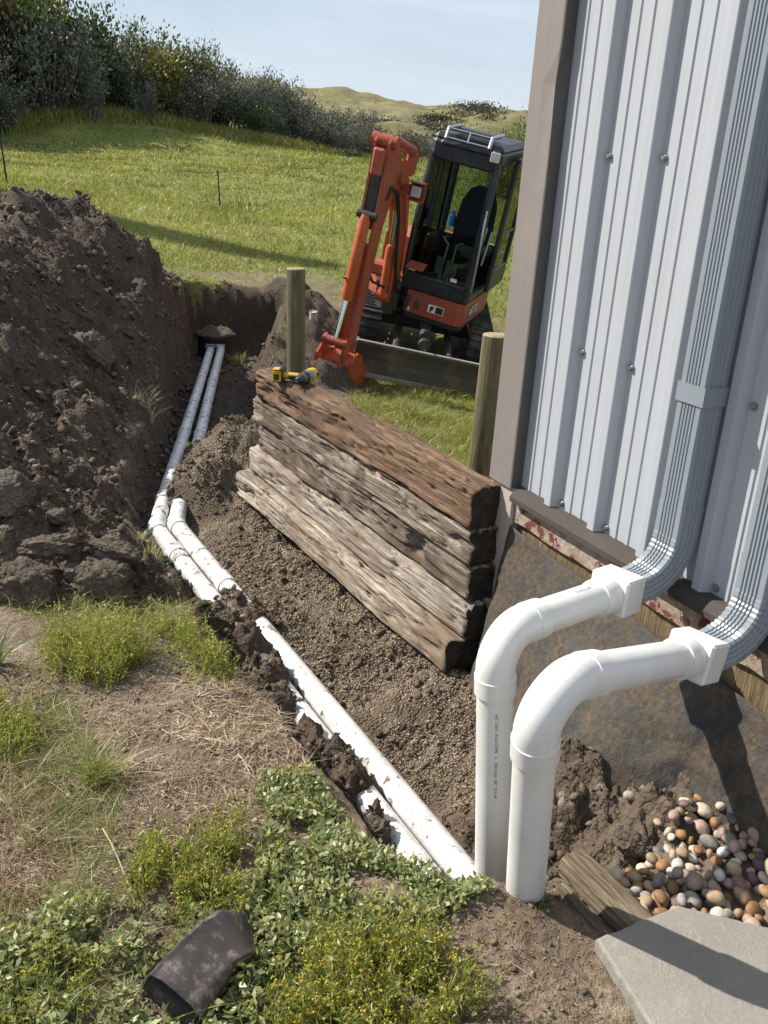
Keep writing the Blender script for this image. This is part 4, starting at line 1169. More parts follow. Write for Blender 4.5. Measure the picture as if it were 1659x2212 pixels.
# local x: towards the rear of the tool, y: left, z up
for_ = []
mb = MB(); mb.tube([(-.088, 0, .03), (-.078, 0, .031), (-.045, 0, .031), (-.04, 0, .031)], [.012, .018, .0235, .024], 20); mb.build('chuck', M_blk, dr)
mb = MB(); mb.tube([(-.105, 0, .029), (-.088, 0, .03)], .0035, 8); mb.build('bit', M_grey, dr)
mb = MB(); mb.tube([(-.04, 0, .031), (-.028, 0, .031)], .0265, 20); mb.build('collar_ring', M_grey, dr)
mb = MB(); mb.tube([(-.028, 0, .031), (-.02, 0, .031), (.012, 0, .031)], [.027, .029, .030], 20); mb.build('torque_collar', M_blk, dr)
mb = MB(); mb.tube([(.012, 0, .031), (.055, 0, .031)], [.0305, .031], 20); mb.build('gear_case', M_grey, dr)
mb = MB(); mb.tube([(.055, 0, .031), (.062, 0, .031), (.105, 0, .031), (.116, 0, .031)], [.029, .033, .032, .024], 20); bd = mb.build('motor_housing', M_yel, dr)
mb = MB(); mb.box((.088, -.0315, .033), (.024, .006, .024), None, .003); mb.build('vent_panel', M_blk, bd)
mb = MB(); mb.box((.02, .075, .028), (.038, .105, .034), Matrix.Rotation(.22, 4, 'Z'), .012); hd = mb.build('handle', M_yel, dr)
mb = MB(); mb.box((-.006, .055, .028), (.014, .05, .022), Matrix.Rotation(.22, 4, 'Z'), .004); mb.build('trigger', M_blk, hd)
BMt = Matrix.Translation((-.01, .135, .036)) @ Matrix.Rotation(.22, 4, 'Z')
mb = MB(); mb.box((0, 0, 0), (.11, .052, .072), BMt, .008); bt = mb.build('battery', M_blk, dr)
mb = MB(); mb.box((-.0565, .0, -.002), (.006, .046, .052), BMt, .004); mb.box((-.048, .0, .034), (.05, .036, .008), BMt, .004); bp = mb.build('battery_latch_panel', M_yel, bt)
mb = MB(); mb.box((-.0605, .0, -.006), (.004, .026, .030), BMt, .002); mb.build('latch_button', M_blk, bp)
# ------------------------------------------------------------------ mini excavator
def paint(nm, col, rough=.45, rust=0.0, dust=.3):
    k = NT(nm); v = k.coord('Object')
    c = k.ramp(k.noise(v, 3, 4), [(.3, tuple(x * .8 for x in col)), (.7, col)])
    c = k.mix(k.ramp(k.noise(v, 5, 6, .7), [(.48, 0.0), (.75, dust)]), c, (.22, .17, .125))
    if rust: c = k.mix(k.ramp(k.noise(v, 26, 7, .75), [(.62 - .1 * rust, 0.0), (.66, 1.0)]), c, (.045, .026, .018))
    k.set(c, rough, spec=.4); k.bump(k.noise(v, 30, 4), .1, .004); return k.m
M_or = paint('orange_paint', (.50, .098, .024), .45, .6, .45)
M_rd = paint('faded_red_orange', (.40, .090, .050), .5, .7, .4)
M_cab = paint('cab_navy', (.026, .030, .042), .42, 0, .18)
M_dk = paint('dark_steel', (.035, .034, .034), .55, .2, .45)
M_rub = paint('track_rubber', (.022, .022, .023), .8, 0, .5)
M_bld = paint('blade_steel', (.085, .078, .066), .6, .4, .8)
M_worn = paint('worn_edge', (.34, .32, .29), .45, .3, .3)
M_chr = simple('chrome_rod', (.75, .77, .80), .12, 1.0, .05, 5, 0)
M_seat = simple('seat_fabric', (.012, .016, .035), .9, 0, .3, 40, .3)
M_lens = simple('lamp_lens', (.62, .63, .62), .12, .3, .1, 30, .05)
M_alu = simple('bright_bar', (.42, .46, .50), .35, .8, .1, 30, .05)
M_wht = simple('decal_white', (.75, .75, .74), .5, 0, .05, 30, 0)
M_hose = simple('hose_black', (.015, .015, .016), .5, 0, .3, 30, .1)
M_bott = simple('bottle_blue', (.06, .20, .55), .15, 0, .1, 30, 0)
def glass_mat():
    k = NT('cab_glass'); gl = k.n('BsdfGlossy'); gl.inputs['Roughness'].default_value = .03
    tr = k.n('BsdfTransparent'); tr.inputs['Color'].default_value = (.55, .62, .58, 1)
    fr = k.n('Fresnel'); fr.inputs['IOR'].default_value = 1.45
    mx = k.n('MixShader'); k.l(fr.outputs[0], mx.inputs[0]); k.l(tr.outputs[0], mx.inputs[1]); k.l(gl.outputs[0], mx.inputs[2]); k.l(mx.outputs[0], k.o.inputs[0]); return k.m
M_glass = glass_mat()
ex = thing('mini_excavator', 'orange mini excavator with dark cab, arm folded down behind the timber wall', 'excavator')
EXM = Matrix.Translation((.2865, 11.241, -.404)) @ Matrix.Rotation(.0101, 4, 'Z') @ Matrix.Rotation(.145, 4, 'Y') @ Matrix.Rotation(.1366, 4, 'X') @ Matrix.Scale(.985, 4)
ex.matrix_world = EXM
UM = Matrix.Rotation(-.316, 4, 'Z')             # upper structure swung towards the viewer's left
def P(name, mat, fn, parent=None, up=True):
    mb = MB(); fn(mb); 
    if up: mb.v = [UM @ v for v in mb.v]
    return mb.build(name, mat, parent or ex)
# --- undercarriage
def track(x0, x1):
    half, r0, zc = .72, .235, .27
    def prof(off, n=18):
        pts = []
        for i in range(n + 1):
            a = math.pi / 2 + math.pi * i / n; pts.append((-half + (r0 + off) * math.cos(a), zc + (r0 + off) * math.sin(a)))
        for i in range(n + 1):
            a = -math.pi / 2 + math.pi * i / n; pts.append((half + (r0 + off) * math.cos(a), zc + (r0 + off) * math.sin(a)))
        return pts
    o, i_ = prof(.0), prof(-.035); n = len(o)
    def belt(mb):
        vs = [(x0, *p) for p in o] + [(x1, *p) for p in o] + [(x0, *p) for p in i_] + [(x1, *p) for p in i_]
        fs = []
        for k in range(n):
            j = (k + 1) % n
            fs += [(k, j, n + j, n + k), (2 * n + k, 3 * n + k, 3 * n + j, 2 * n + j), (k, 2 * n + k, 2 * n + j, j), (n + k, n + j, 3 * n + j, 3 * n + k)]
        mb.add(vs, fs)
    t = P('track', M_rub, belt, up=False)
    L = 2 * math.pi * r0 + 4 * half; nl = 46
    def lugs(mb):
        for q in range(nl):
            s = L * q / nl
            if s < math.pi * r0: a = math.pi / 2 + s / r0; c = (-half + r0 * math.cos(a), zc + r0 * math.sin(a)); n_ = (math.cos(a), math.sin(a))
            elif s < math.pi * r0 + 2 * half: d = s - math.pi * r0; c = (-half + d, zc - r0); n_ = (0, -1)
            elif s < 2 * math.pi * r0 + 2 * half: a = -math.pi / 2 + (s - math.pi * r0 - 2 * half) / r0; c = (half + r0 * math.cos(a), zc + r0 * math.sin(a)); n_ = (math.cos(a), math.sin(a))
            else: d = s - 2 * math.pi * r0 - 2 * half; c = (half - d, zc + r0); n_ = (0, 1)
            ang = math.atan2(n_[1], n_[0])
            Mx = Matrix.Translation((0, c[0], c[1])) @ Matrix.Rotation(ang, 4, 'X')
            mb.box(((x0 + x1) / 2, .011, 0), (x1 - x0 - .01, .026, .036), Mx, .005)
    P('lugs', M_rub, lugs, t, False)
    def wheels(mb):
        xc = (x0 + x1) / 2
        mb.cyl((xc, -half, zc), r0 - .045, .12, 'X', 24); mb.cyl((xc, half, zc), r0 - .045, .12, 'X', 24)
        for y in (-.4, -.13, .13, .4): mb.cyl((xc, y, .10), .075, .14, 'X', 16)
        mb.box((xc, 0, zc), (.10, 1.4, .16), None, .02)
    P('rollers', M_dk, wheels, t, False)
track(-.80, -.52); track(.52, .80)
P('track_frame', M_dk, lambda m: (m.box((0, .05, .30), (1.1, .62, .16), None, .02), m.cyl((0, 0, .44), .30, .14, 'Z', 28)), up=False)
def blade(mb):
    pr = [(-1.66, .02), (-1.645, .10), (-1.63, .20), (-1.64, .30), (-1.67, .385), (-1.655, .40), (-1.615, .385), (-1.60, .20), (-1.62, .02)]
    mb.prism(pr, -.74, .74, 'X')
    for x in (-.735, .735): mb.box((x, -1.60, .21), (.03, .16, .38), None, .006)
b_ = P('dozer_blade', M_bld, blade, up=False)
P('blade_top_edge', M_worn, lambda m: m.box((0, -1.648, .405), (1.48, .04, .014), None, .004), b_, False)
P('cutting_edge', M_worn, lambda m: m.box((0, -1.668, .035), (1.47, .014, .055), None, .003), b_, False)
P('blade_arm', M_dk, lambda m: m.tube([(-.30, -.5, .30), (-.30, -1.6, .20)], .045, 10), up=False)
P('blade_arm', M_dk, lambda m: m.tube([(.30, -.5, .30), (.30, -1.6, .20)], .045, 10), up=False)
def bcyl(mb): mb.tube([(0, -.62, .46), (0, -1.25, .36)], .062, 16); mb.tube([(0, -1.28, .36), (0, -1.22, .365)], .072, 16); mb.box((0, -1.45, .30), (.05, .2, .09), None, .02)
c_ = P('blade_cylinder', M_dk, bcyl, up=False)
P('rod', M_chr, lambda m: m.tube([(0, -1.25, .36), (0, -1.5, .32)], .03, 12), c_, False)
# --- house
skirt = [(-.04, -.80), (.58, -.835), (.655, -.77), (.665, .20), (.60, .62), (.30, .88), (-.1, .93), (-.5, .78), (-.66, .45), (-.66, -.35), (-.52, -.48), (-.42, -.40), (-.12, -.40)]
P('skirt', M_rd, lambda m: m.prism(skirt, .56, .815))
P('belly_plate', M_dk, lambda m: m.prism([(x * .97, y * .97) for x, y in skirt], .50, .556))
eng = [(-.655, -.10), (-.655, .45), (-.49, .77), (-.1, .92), (.30, .87), (.60, .60), (.655, .40), (-.15, .40), (-.15, -.10)]
P('engine_cover', M_or, lambda m: m.prism(eng, .82, 1.22))
P('fender_panel', M_rd, lambda m: (m.box((-.52, -.42, .86), (.24, .20, .16), None, .03),))
def vent(mb):
    for i in range(4): mb.box((.10, -.812, .625 + i * .028), (.085 - .02 * abs(i - 1.5), .012, .011))
P('vent', M_dk, vent)
P('bolt_cap', M_rd, lambda m: m.cyl((.20, -.815, .735), .026, .016, 'Y', 14)); P('bolt_cap', M_rd, lambda m: m.cyl((.18, -.815, .61), .026, .016, 'Y', 14))
P('decal', M_wht, lambda m: m.box((.335, -.8255, .675), (.19, .008, .09), Matrix.Translation((0, 0, 0))))
P('decal_print', M_blk, lambda m: (m.box((.378, -.832, .675), (.085, .006, .072)), m.cyl((.287, -.828, .685), .024, .008, 'Y', 6), m.box((.277, -.829, .655), (.022, .008, .026), None)))
P('maker_plate', M_wht, lambda m: m.box((-.005, -.808, .60), (.055, .006, .04)))
def word(txt, size, mat, off, name, ext):
    cu = bpy.data.curves.new('w', 'FONT'); cu.body = txt; cu.size = size; cu.extrude = ext; cu.offset = off; cu.space_character = .92
    tmp = bpy.data.objects.new('tmp', cu); COL.objects.link(tmp)
    me = bpy.data.meshes.new_from_object(tmp.evaluated_get(bpy.context.evaluated_depsgraph_get())); bpy.data.objects.remove(tmp)
    X = UM @ Matrix(((0, 0, 1, .6635), (1, 0, 0, -.58), (0, 1, 0, .635), (0, 0, 0, 1)))
    me.transform(X); link(name, me, mat, ex)
word('ARTO', .155, M_dk, .012, 'lettering_outline', .0015)
word('ARTO', .155, M_wht, .0, 'lettering', .0035)
# --- cab
CX0, CX1, CY0, CY1, CZ0, CZ1 = -.14, .655, -.81, .38, .80, 2.46
cab = P('cab_base', M_cab, lambda m: (m.box(((CX0 + CX1) / 2, CY0 + .03, .91), (CX1 - CX0, .07, .19), None, .02), m.box((CX0 + .03, (CY0 + CY1) / 2, .91), (.06, CY1 - CY0, .19), None, .02),
     m.box((CX1 - .03, (CY0 + CY1) / 2 + .02, .865), (.06, CY1 - CY0 - .04, .10), None, .02), m.box(((CX0 + CX1) / 2, CY1 - .02, 1.05), (CX1 - CX0, .05, .5), None, .01)))
P('floor_mat', M_rub, lambda m: m.box(((CX0 + CX1) / 2, (CY0 + CY1) / 2, .875), (CX1 - CX0 - .12, CY1 - CY0 - .1, .03)))
P('lower_front_panel', M_cab, lambda m: (m.box((.30, CY0 - .012, .905), (.36, .02, .10), None, .006), m.box((.45, CY0 - .03, .93), (.012, .012, .11))))
def pillar(pts, w): return lambda m: m.tube(pts, w, 8)
A = .038
P('pillar', M_cab, pillar([(CX0 + .02, CY0 + .03, .95), (CX0 + .02, CY0 + .02, 1.6), (CX0 + .035, CY0 + .06, 2.30), (CX0 + .07, CY0 + .13, 2.44)], A))
P('pillar', M_cab, pillar([(CX1 - .03, CY0 + .03, .85), (CX1 - .03, CY0 + .02, 1.6), (CX1 - .045, CY0 + .06, 2.30), (CX1 - .08, CY0 + .13, 2.44)], A + .008))
P('pillar', M_cab, pillar([(CX0 + .02, CY1 - .02, .95), (CX0 + .03, CY1 - .05, 2.42)], .045)); P('pillar', M_cab, pillar([(CX1 - .03, CY1 - .02, .85), (CX1 - .04, CY1 - .05, 2.42)], .045))
P('pillar', M_cab, pillar([(CX0 + .01, -.22, .95), (CX0 + .02, -.24, 2.40)], .032))
P('front_header', M_cab, lambda m: (m.box(((CX0 + CX1) / 2, CY0 + .055, 2.345), (CX1 - CX0 - .03, .10, .21), None, .04), m.box(((CX0 + CX1) / 2, CY0 + .03, 2.27), (CX1 - CX0 - .16, .06, .07), None, .02)))
P('rear_header', M_cab, lambda m: m.box(((CX0 + CX1) / 2, CY1 - .05, 2.36), (CX1 - CX0 - .04, .07, .12), None, .02))
P('side_header', M_cab, lambda m: m.box((CX0 + .03, (CY0 + CY1) / 2, 2.37), (.06, CY1 - CY0 - .1, .12), None, .02)); P('side_header', M_cab, lambda m: m.box((CX1 - .035, (CY0 + CY1) / 2, 2.37), (.06, CY1 - CY0 - .1, .12), None, .02))
rf = P('roof', M_cab, lambda m: (m.box(((CX0 + CX1) / 2, (CY0 + CY1) / 2 + .02, 2.455), (CX1 - CX0 - .01, CY1 - CY0 - .02, .10), None, .05), m.box(((CX0 + CX1) / 2, CY0 + .05, 2.41), (CX1 - CX0 - .2, .13, .07), None, .03)))
def rack(mb):
    for x in (.02, .50): mb.tube([(x, CY0 - .03, 2.46), (x, CY0 + .02, 2.565), (x, CY0 + .5, 2.575)], .018, 8)
    for k in range(2): mb.tube([(.02, CY0 - .025 + k * .045, 2.47 + k * .09), (.50, CY0 - .025 + k * .045, 2.47 + k * .09)], .010, 6)
    mb.tube([(.26, CY0 - .03, 2.46), (.26, CY0 + .02, 2.565)], .008, 6)
P('guard_rack', M_alu, rack, rf)
def slats(mb):
    for k in range(7): mb.box((.26, CY0 + .06 + k * .065, 2.545), (.47, .03, .012))
P('guard_slats', M_cab, slats, rf)
hl = P('cab_lamp', M_cab, lambda m: m.box((.60, CY0 - .045, 2.40), (.125, .07, .125), None, .03)); P('lens', M_lens, lambda m: m.box((.60, CY0 - .083, 2.40), (.10, .012, .10), None, .005), hl)
P('lower_windscreen', M_glass, lambda m: m.box((.255, CY0 + .018, 1.27), (.70, .006, .54)))
P('side_window', M_glass, lambda m: m.box((CX0 + .012, -.52, 1.66), (.005, .54, 1.30))); P('side_window', M_glass, lambda m: m.box((CX0 + .012, .08, 1.66), (.005, .54, 1.30)))
P('rear_window', M_glass, lambda m: m.box((.26, CY1 - .02, 1.82), (.70, .005, 1.0)))
for sx in (.0, .50): P('windscreen_sticker', M_wht, lambda m: m.box((sx - .05, CY0 + .012, 1.045), (.075, .004, .04)))
gb = P('grab_bar', M_alu, lambda m: m.tube([(CX1 + .02, CY0 - .01, .98), (CX1 + .03, CY0 - .045, 1.08), (CX1 - .005, CY0 - .05, 1.75), (CX1 - .02, CY0 - .01, 1.86)], .012, 8))
# open door folded back along the side
def door(mb):
    x = CX1 + .075
    for (a, b) in (((-.28, .92), (-.30, 2.34)), ((.42, .92), (.40, 2.34))): mb.tube([(x, a[0], a[1]), (x, b[0], b[1])], .03, 8)
    mb.box((x, .06, 2.35), (.05, .70, .06), None, .01); mb.box((x, .07, 1.02), (.045, .70, .26), None, .01); mb.box((x, .06, 1.55), (.04, .68, .035), None, .006)
dd = P('door', M_cab, door); P('door_glass', M_glass, lambda m: m.box((CX1 + .075, .06, 1.75), (.005, .64, 1.16)), dd); P('door_handle', M_alu, lambda m: m.tube([(CX1 + .12, -.2, 1.35), (CX1 + .12, -.12, 1.35)], .012, 6), dd)
# inside
def seat(mb):
    mb.box((.30, -.02, 1.20), (.46, .46, .12), None, .05)
    mb.prism([(.09, 1.22), (.07, 1.45), (.10, 1.75), (.17, 1.90), (.26, 1.95), (.36, 1.95), (.45, 1.90), (.51, 1.75), (.53, 1.45), (.51, 1.22)], .16, .27, 'Y')
    mb.box((.30, .1, 1.02), (.4, .4, .26), None, .03)
P('seat', M_seat, seat)
def levers(mb):
    for x in (.05, .55): mb.box((x, -.05, 1.28), (.12, .40, .09), None, .02); mb.tube([(x, -.25, 1.3), (x, -.30, 1.48)], [.014, .024], 8)
    mb.box((.0, -.28, 1.30), (.16, .28, .20), None, .03)
P('armrests', M_blk, levers)
P('travel_lever', M_alu, lambda m: m.tube([(.22, -.58, .9), (.22, -.50, 1.35), (.15, -.52, 1.42)], .012, 6)); P('travel_lever', M_alu, lambda m: m.tube([(.32, -.58, .9), (.32, -.50, 1.35), (.39, -.52, 1.40)], .012, 6))
P('pedal', M_rd, lambda m: m.box((.03, -.55, 1.34), (.20, .16, .012), Matrix.Rotation(.3, 4, 'X'))); P('side_lever', M_alu, lambda m: (m.tube([(.57, -.45, 1.2), (.60, -.42, 1.62)], .010, 6), m.tube([(.63, -.40, 1.2), (.65, -.36, 1.58)], .010, 6)))
P('floor_sheet', M_lens, lambda m: (m.box((.20, -.60, 1.12), (.09, .004, .19)), m.box((.31, -.60, 1.10), (.07, .004, .2)), m.box((.38, -.60, 1.09), (.06, .004, .19))))
P('warning_label', M_yel, lambda m: m.box((.50, CY0 + .026, 1.22), (.10, .004, .03)))
P('water_bottle', M_bott, lambda m: m.tube([(.02, .22, 1.42), (.02, .22, 1.53), (.02, .22, 1.56), (.02, .22, 1.60)], [.045, .045, .02, .018], 12))
def coil(mb):
    pts = [(-.02 + .014 * math.cos(t * 1.6), CY0 + .2 + .014 * math.sin(t * 1.6), 2.28 - t * .008) for t in range(40)]
    mb.tube(pts, .005, 5)
P('coiled_cord', M_hose, coil)
# --- boom, arm, bucket (all in the plane x = -.27)
bx = -.27
P('swing_post', M_dk, lambda m: (m.box((bx, -.66, .66), (.26, .34, .34), None, .04), m.cyl((bx, -.78, .68), .10, .42, 'Z', 18), m.cyl((bx, -.80, .80), .05, .30, 'X', 14)))
boom = [(-.86, .74), (-.70, .68), (-.62, .78), (-.66, 1.0), (-.74, 1.42), (-.92, 1.82), (-1.24, 2.20), (-1.40, 2.22), (-1.54, 2.10), (-1.50, 1.97), (-1.38, 1.92), (-1.18, 1.72), (-1.04, 1.40), (-.92, 1.0)]
P('boom', M_or, lambda m: m.prism(boom, bx - .06, bx + .06, 'X'))
P('boom_rib', M_rd, lambda m: (m.tube([(bx + .085, -.78, .98), (bx + .085, -.90, 1.42), (bx + .085, -1.12, 1.78), (bx + .085, -1.36, 2.04)], .011, 6), m.cyl((bx, -1.46, 2.06), .055, .25, 'X', 14), m.cyl((bx, -.76, .78), .055, .24, 'X', 14)))
ac = P('arm_cylinder', M_rd, lambda m: (m.tube([(bx, -.93, 2.26), (bx, -1.55, 2.395)], .052, 16), m.box((bx, -.92, 2.14), (.10, .16, .26), None, .03)))
P('rod', M_chr, lambda m: m.tube([(bx, -1.55, 2.395), (bx, -1.86, 2.42)], .026, 12), ac)
arm = [(-1.36, 2.05), (-1.46, 2.17), (-1.74, 2.44), (-1.90, 2.48), (-1.97, 2.40), (-1.96, 2.10), (-1.985, 1.6), (-2.01, .9), (-2.03, .30), (-2.0, .18), (-1.92, .16), (-1.87, .26), (-1.80, 1.0), (-1.70, 1.60), (-1.56, 1.92), (-1.40, 1.95)]
P('arm', M_rd, lambda m: (m.prism(arm, bx - .085, bx - .06, 'X'), m.prism(arm, bx + .06, bx + .085, 'X'), m.box((bx, -1.90, .85), (.125, .12, 1.15), None, .01)))
P('arm_top_plate', M_dk, lambda m: m.box((bx, -1.93, 1.88), (.118, .06, .60), None, .01))
P('arm_lug', M_rd, lambda m: m.cyl((bx, -1.88, 2.41), .065, .26, 'X', 14)); P('arm_lug', M_rd, lambda m: m.cyl((bx, -1.46, 2.06), .07, .256, 'X', 14)); P('arm_face_plate', M_rd, lambda m: m.box((bx, -1.99, 2.22), (.12, .05, .26), None, .02))
bc = P('bucket_cylinder', M_or, lambda m: (m.tube([(bx - .005, -2.02, 1.72), (bx - .005, -2.03, 1.66), (bx - .005, -2.13, .92), (bx - .005, -2.135, .88)], [.045, .058, .058, .05], 18), m.box((bx - .06, -2.15, 1.1), (.03, .03, .02))))
P('rod', M_chr, lambda m: m.tube([(bx - .005, -2.13, .9), (bx - .005, -2.27, .46)], .030, 14), bc)
P('cylinder_pin', M_dk, lambda m: (m.cyl((bx, -2.01, 1.72), .04, .20, 'X', 12),))
P('bucket_link', M_rd, lambda m: (m.prism([(-2.30, .50), (-2.24, .53), (-2.17, .45), (-2.08, .22), (-2.12, .14), (-2.20, .16), (-2.30, .38)], bx - .125, bx - .10, 'X'), m.prism([(-2.30, .50), (-2.24, .53), (-2.17, .45), (-2.08, .22), (-2.12, .14), (-2.20, .16), (-2.30, .38)], bx + .10, bx + .125, 'X'),
     m.cyl((bx, -2.26, .47), .045, .27, 'X', 14), m.cyl((bx, -1.97, .24), .055, .27, 'X', 14)))
P('link_pin', M_dk, lambda m: (m.cyl((bx - .16, -2.18, .24), .05, .10, 'X', 14), m.cyl((bx + .15, -2.0, .22), .04, .06, 'X', 12)))
BW = .42
side = [(-2.26, .30), (-2.14, .38), (-2.0, .32), (-1.90, .20), (-1.62, .02), (-1.50, -.16), (-1.56, -.24), (-1.92, -.27), (-2.16, -.18), (-2.27, .02)]
def bucket(mb):
    mb.prism(side, bx + .02 - BW / 2, bx + .04 - BW / 2, 'X'); mb.prism(side, bx + BW / 2, bx + .02 + BW / 2, 'X')
    sh = [(-2.0, .30), (-2.12, .34), (-2.23, .26), (-2.27, .02), (-2.17, -.17), (-1.92, -.26), (-1.56, -.235)]
    for k in range(len(sh) - 1):
        (a, b), (c, d) = sh[k], sh[k + 1]
        L = math.hypot(c - a, d - b); an = math.atan2(d - b, c - a)
        mb.box((bx + .02, (a + c) / 2, (b + d) / 2), (BW, L + .012, .02), Matrix.Translation((0, (a + c) / 2, (b + d) / 2)) @ Matrix.Rotation(an, 4, 'X') @ Matrix.Translation((0, -(a + c) / 2, -(b + d) / 2)))
    mb.prism([(-2.06, .14), (-1.92, .18), (-1.88, .30), (-2.0, .36), (-2.16, .36)], bx - .075, bx - .05, 'X'); mb.prism([(-2.06, .14), (-1.92, .18), (-1.88, .30), (-2.0, .36), (-2.16, .36)], bx + .05, bx + .075, 'X')
bk = P('bucket', M_or, bucket)
for k in range(4): P('bucket_tooth', M_worn, lambda m: m.box((bx + .02 - .165 + k * .11, -1.50, -.22), (.045, .14, .03), None, .008), bk)
bl = P('boom_lamp', M_rd, lambda m: (m.box((bx + .235, -1.30, 2.03), (.17, .10, .012)), m.box((bx + .235, -1.30, 1.85), (.17, .10, .012)), m.box((bx + .235, -1.25, 1.94), (.17, .012, .18)), m.box((bx + .12, -1.28, 1.94), (.09, .03, .10))))
P('lamp_body', M_blk, lambda m: m.box((bx + .24, -1.305, 1.94), (.13, .06, .135), None, .03), bl); P('lens', M_lens, lambda m: m.box((bx + .24, -1.338, 1.94), (.105, .012, .11), None, .006), bl)
P('boom_cylinder', M_or, lambda m: (m.tube([(bx + .03, -1.06, .70), (bx + .03, -1.05, .78), (bx + .03, -1.12, 1.26), (bx + .03, -1.12, 1.30)], [.05, .056, .056, .046], 16), m.cyl((bx + .03, -1.05, .72), .06, .14, 'X', 14), m.tube([(bx + .10, -1.08, .78), (bx + .10, -1.14, 1.22)], .014, 6)))
P('boom_cylinder_rod', M_chr, lambda m: m.tube([(bx + .03, -1.12, 1.28), (bx + .03, -1.20, 1.68)], .028, 12))
def hoses(mb):
    for k in range(3):
        o = k * .03
        mb.tube([(bx + .11 + o * .3, -.90 - o, .80), (bx + .12, -1.14 - o, 1.2), (bx + .11, -1.28 - o, 1.62), (bx + .10, -1.46 - o, 1.90), (bx + .10, -1.66 - o, 1.98), (bx + .09, -1.78, 1.86)], .012, 6)
    mb.tube([(bx - .02, -1.30, 1.95), (bx - .03, -1.62, 1.62), (bx - .04, -1.70, 1.20), (bx + .0, -1.45, .95), (bx + .05, -.95, .78)], .014, 6)
P('hose', M_hose, hoses)
P('manifold', M_dk, lambda m: (m.tube([(-.14, -.62, .70), (-.02, -.84, .66)], .028, 8), m.tube([(-.14, -.60, .76), (.0, -.84, .72)], .028, 8), m.tube([(-.14, -.58, .64), (-.02, -.82, .60)], .026, 8), m.box((-.12, -.60, .70), (.16, .16, .2), None, .03)))
# ------------------------------------------------------------------ plants
def leaf_mat(nm, stops, trans=.35, rough=.6, attr='rnd', obj_var=0.0, gloss=.04):
    k = NT(nm); at = k.n('VertexColor'); at.layer_name = attr
    c = k.ramp(at.outputs['Color'], stops)
    if obj_var:
        oi = k.n('ObjectInfo'); h = k.n('HueSaturation')
        k.l(k.math('ADD', 1 - obj_var, k.math('MULTIPLY', oi.outputs['Random'], 2 * obj_var)), h.inputs['Value']); k.l(c, h.inputs['Color']); c = h.outputs[0]
    d = k.n('BsdfDiffuse'); t = k.n('BsdfTranslucent'); g = k.n('BsdfGlossy'); g.inputs['Roughness'].default_value = .45
    k.l(c, d.inputs['Color']); k.l(k.mix(.35, c, k.mix(1.0, c, (1.0, 1.0, .35), 'MULTIPLY')), t.inputs['Color'])
    m = k.n('MixShader'); m.inputs[0].default_value = trans; k.l(d.outputs[0], m.inputs[1]); k.l(t.outputs[0], m.inputs[2])
    m2 = k.n('MixShader'); m2.inputs[0].default_value = gloss; k.l(m.outputs[0], m2.inputs[1]); k.l(g.outputs[0], m2.inputs[2])
    k.l(m2.outputs[0], k.o.inputs[0]); return k.m
def unit(a): return a / (np.linalg.norm(a, axis=-1, keepdims=True) + 1e-9)
def leaves_mesh(name, p, ax, L, W, rnd, fold=.15, r=None):
    """diamond leaves: base p, direction ax (unit), length L, width W"""
    r = r or np.random.default_rng(1); n = len(p)
    q = unit(np.cross(ax, unit(r.normal(size=(n, 3)))))
    nn = np.cross(ax, q)
    L = L[:, None]; W = W[:, None]
    b = p; tip = p + ax * L; m = p + ax * L * .45
    v = np.stack([b, m + q * W * .5 + nn * W * fold, tip, m - q * W * .5 + nn * W * fold], 1).reshape(-1, 3)
    f = np.arange(n * 4).reshape(n, 4)
    me = np_mesh(name, v, f); c = np.repeat(rnd[:, None], 4, 0); point_color(me, 'rnd', np.c_[c, c, c, np.ones_like(c)])
    return me
def blades_mesh(name, p, ax, L, W, rnd, bend=.35, r=None, seg=1):
    """grass blades: tapering strips of seg quads and a tip"""
    r = r or np.random.default_rng(1); n = len(p)
    side = unit(np.cross(ax, np.array([0, 0, 1.0]) + r.normal(size=(n, 3)) * .3))
    lean = unit(r.normal(size=(n, 3)) * np.array([1, 1, .0]) + 1e-6)
    rows = []
    for i in range(seg + 1):
        t = i / (seg + 1)
        c = p + ax * (L * t)[:, None] + lean * (L * bend * t * t)[:, None] - np.array([0, 0, 1.0]) * (L * bend * .35 * t * t)[:, None]
        w = W * (1 - t * .75) * .5
        rows += [c - side * w[:, None], c + side * w[:, None]]
    tip = p + ax * L[:, None] + lean * (L * bend)[:, None] - np.array([0, 0, 1.0]) * (L * bend * .35)[:, None]
    rows.append(tip); m = len(rows); v = np.stack(rows, 1).reshape(-1, 3)
    fs = []
    for i in range(seg): a = 2 * i; fs += [(a, a + 1, a + 3), (a, a + 3, a + 2)]
    a = 2 * seg; fs.append((a, a + 1, a + 2))
    f = (np.array(fs)[None] + (np.arange(n) * m)[:, None, None]).reshape(-1, 3)
    me = np_mesh(name, v, f); c = np.repeat(rnd[:, None], m, 0); point_color(me, 'rnd', np.c_[c, c, c, np.ones_like(c)])
    return me
def stuff(name, me, mat, label, cat):
    o = link(name, me, mat); o['kind'] = 'stuff'; o['label'] = label; o['category'] = cat; return o
G = np.random.default_rng(77)

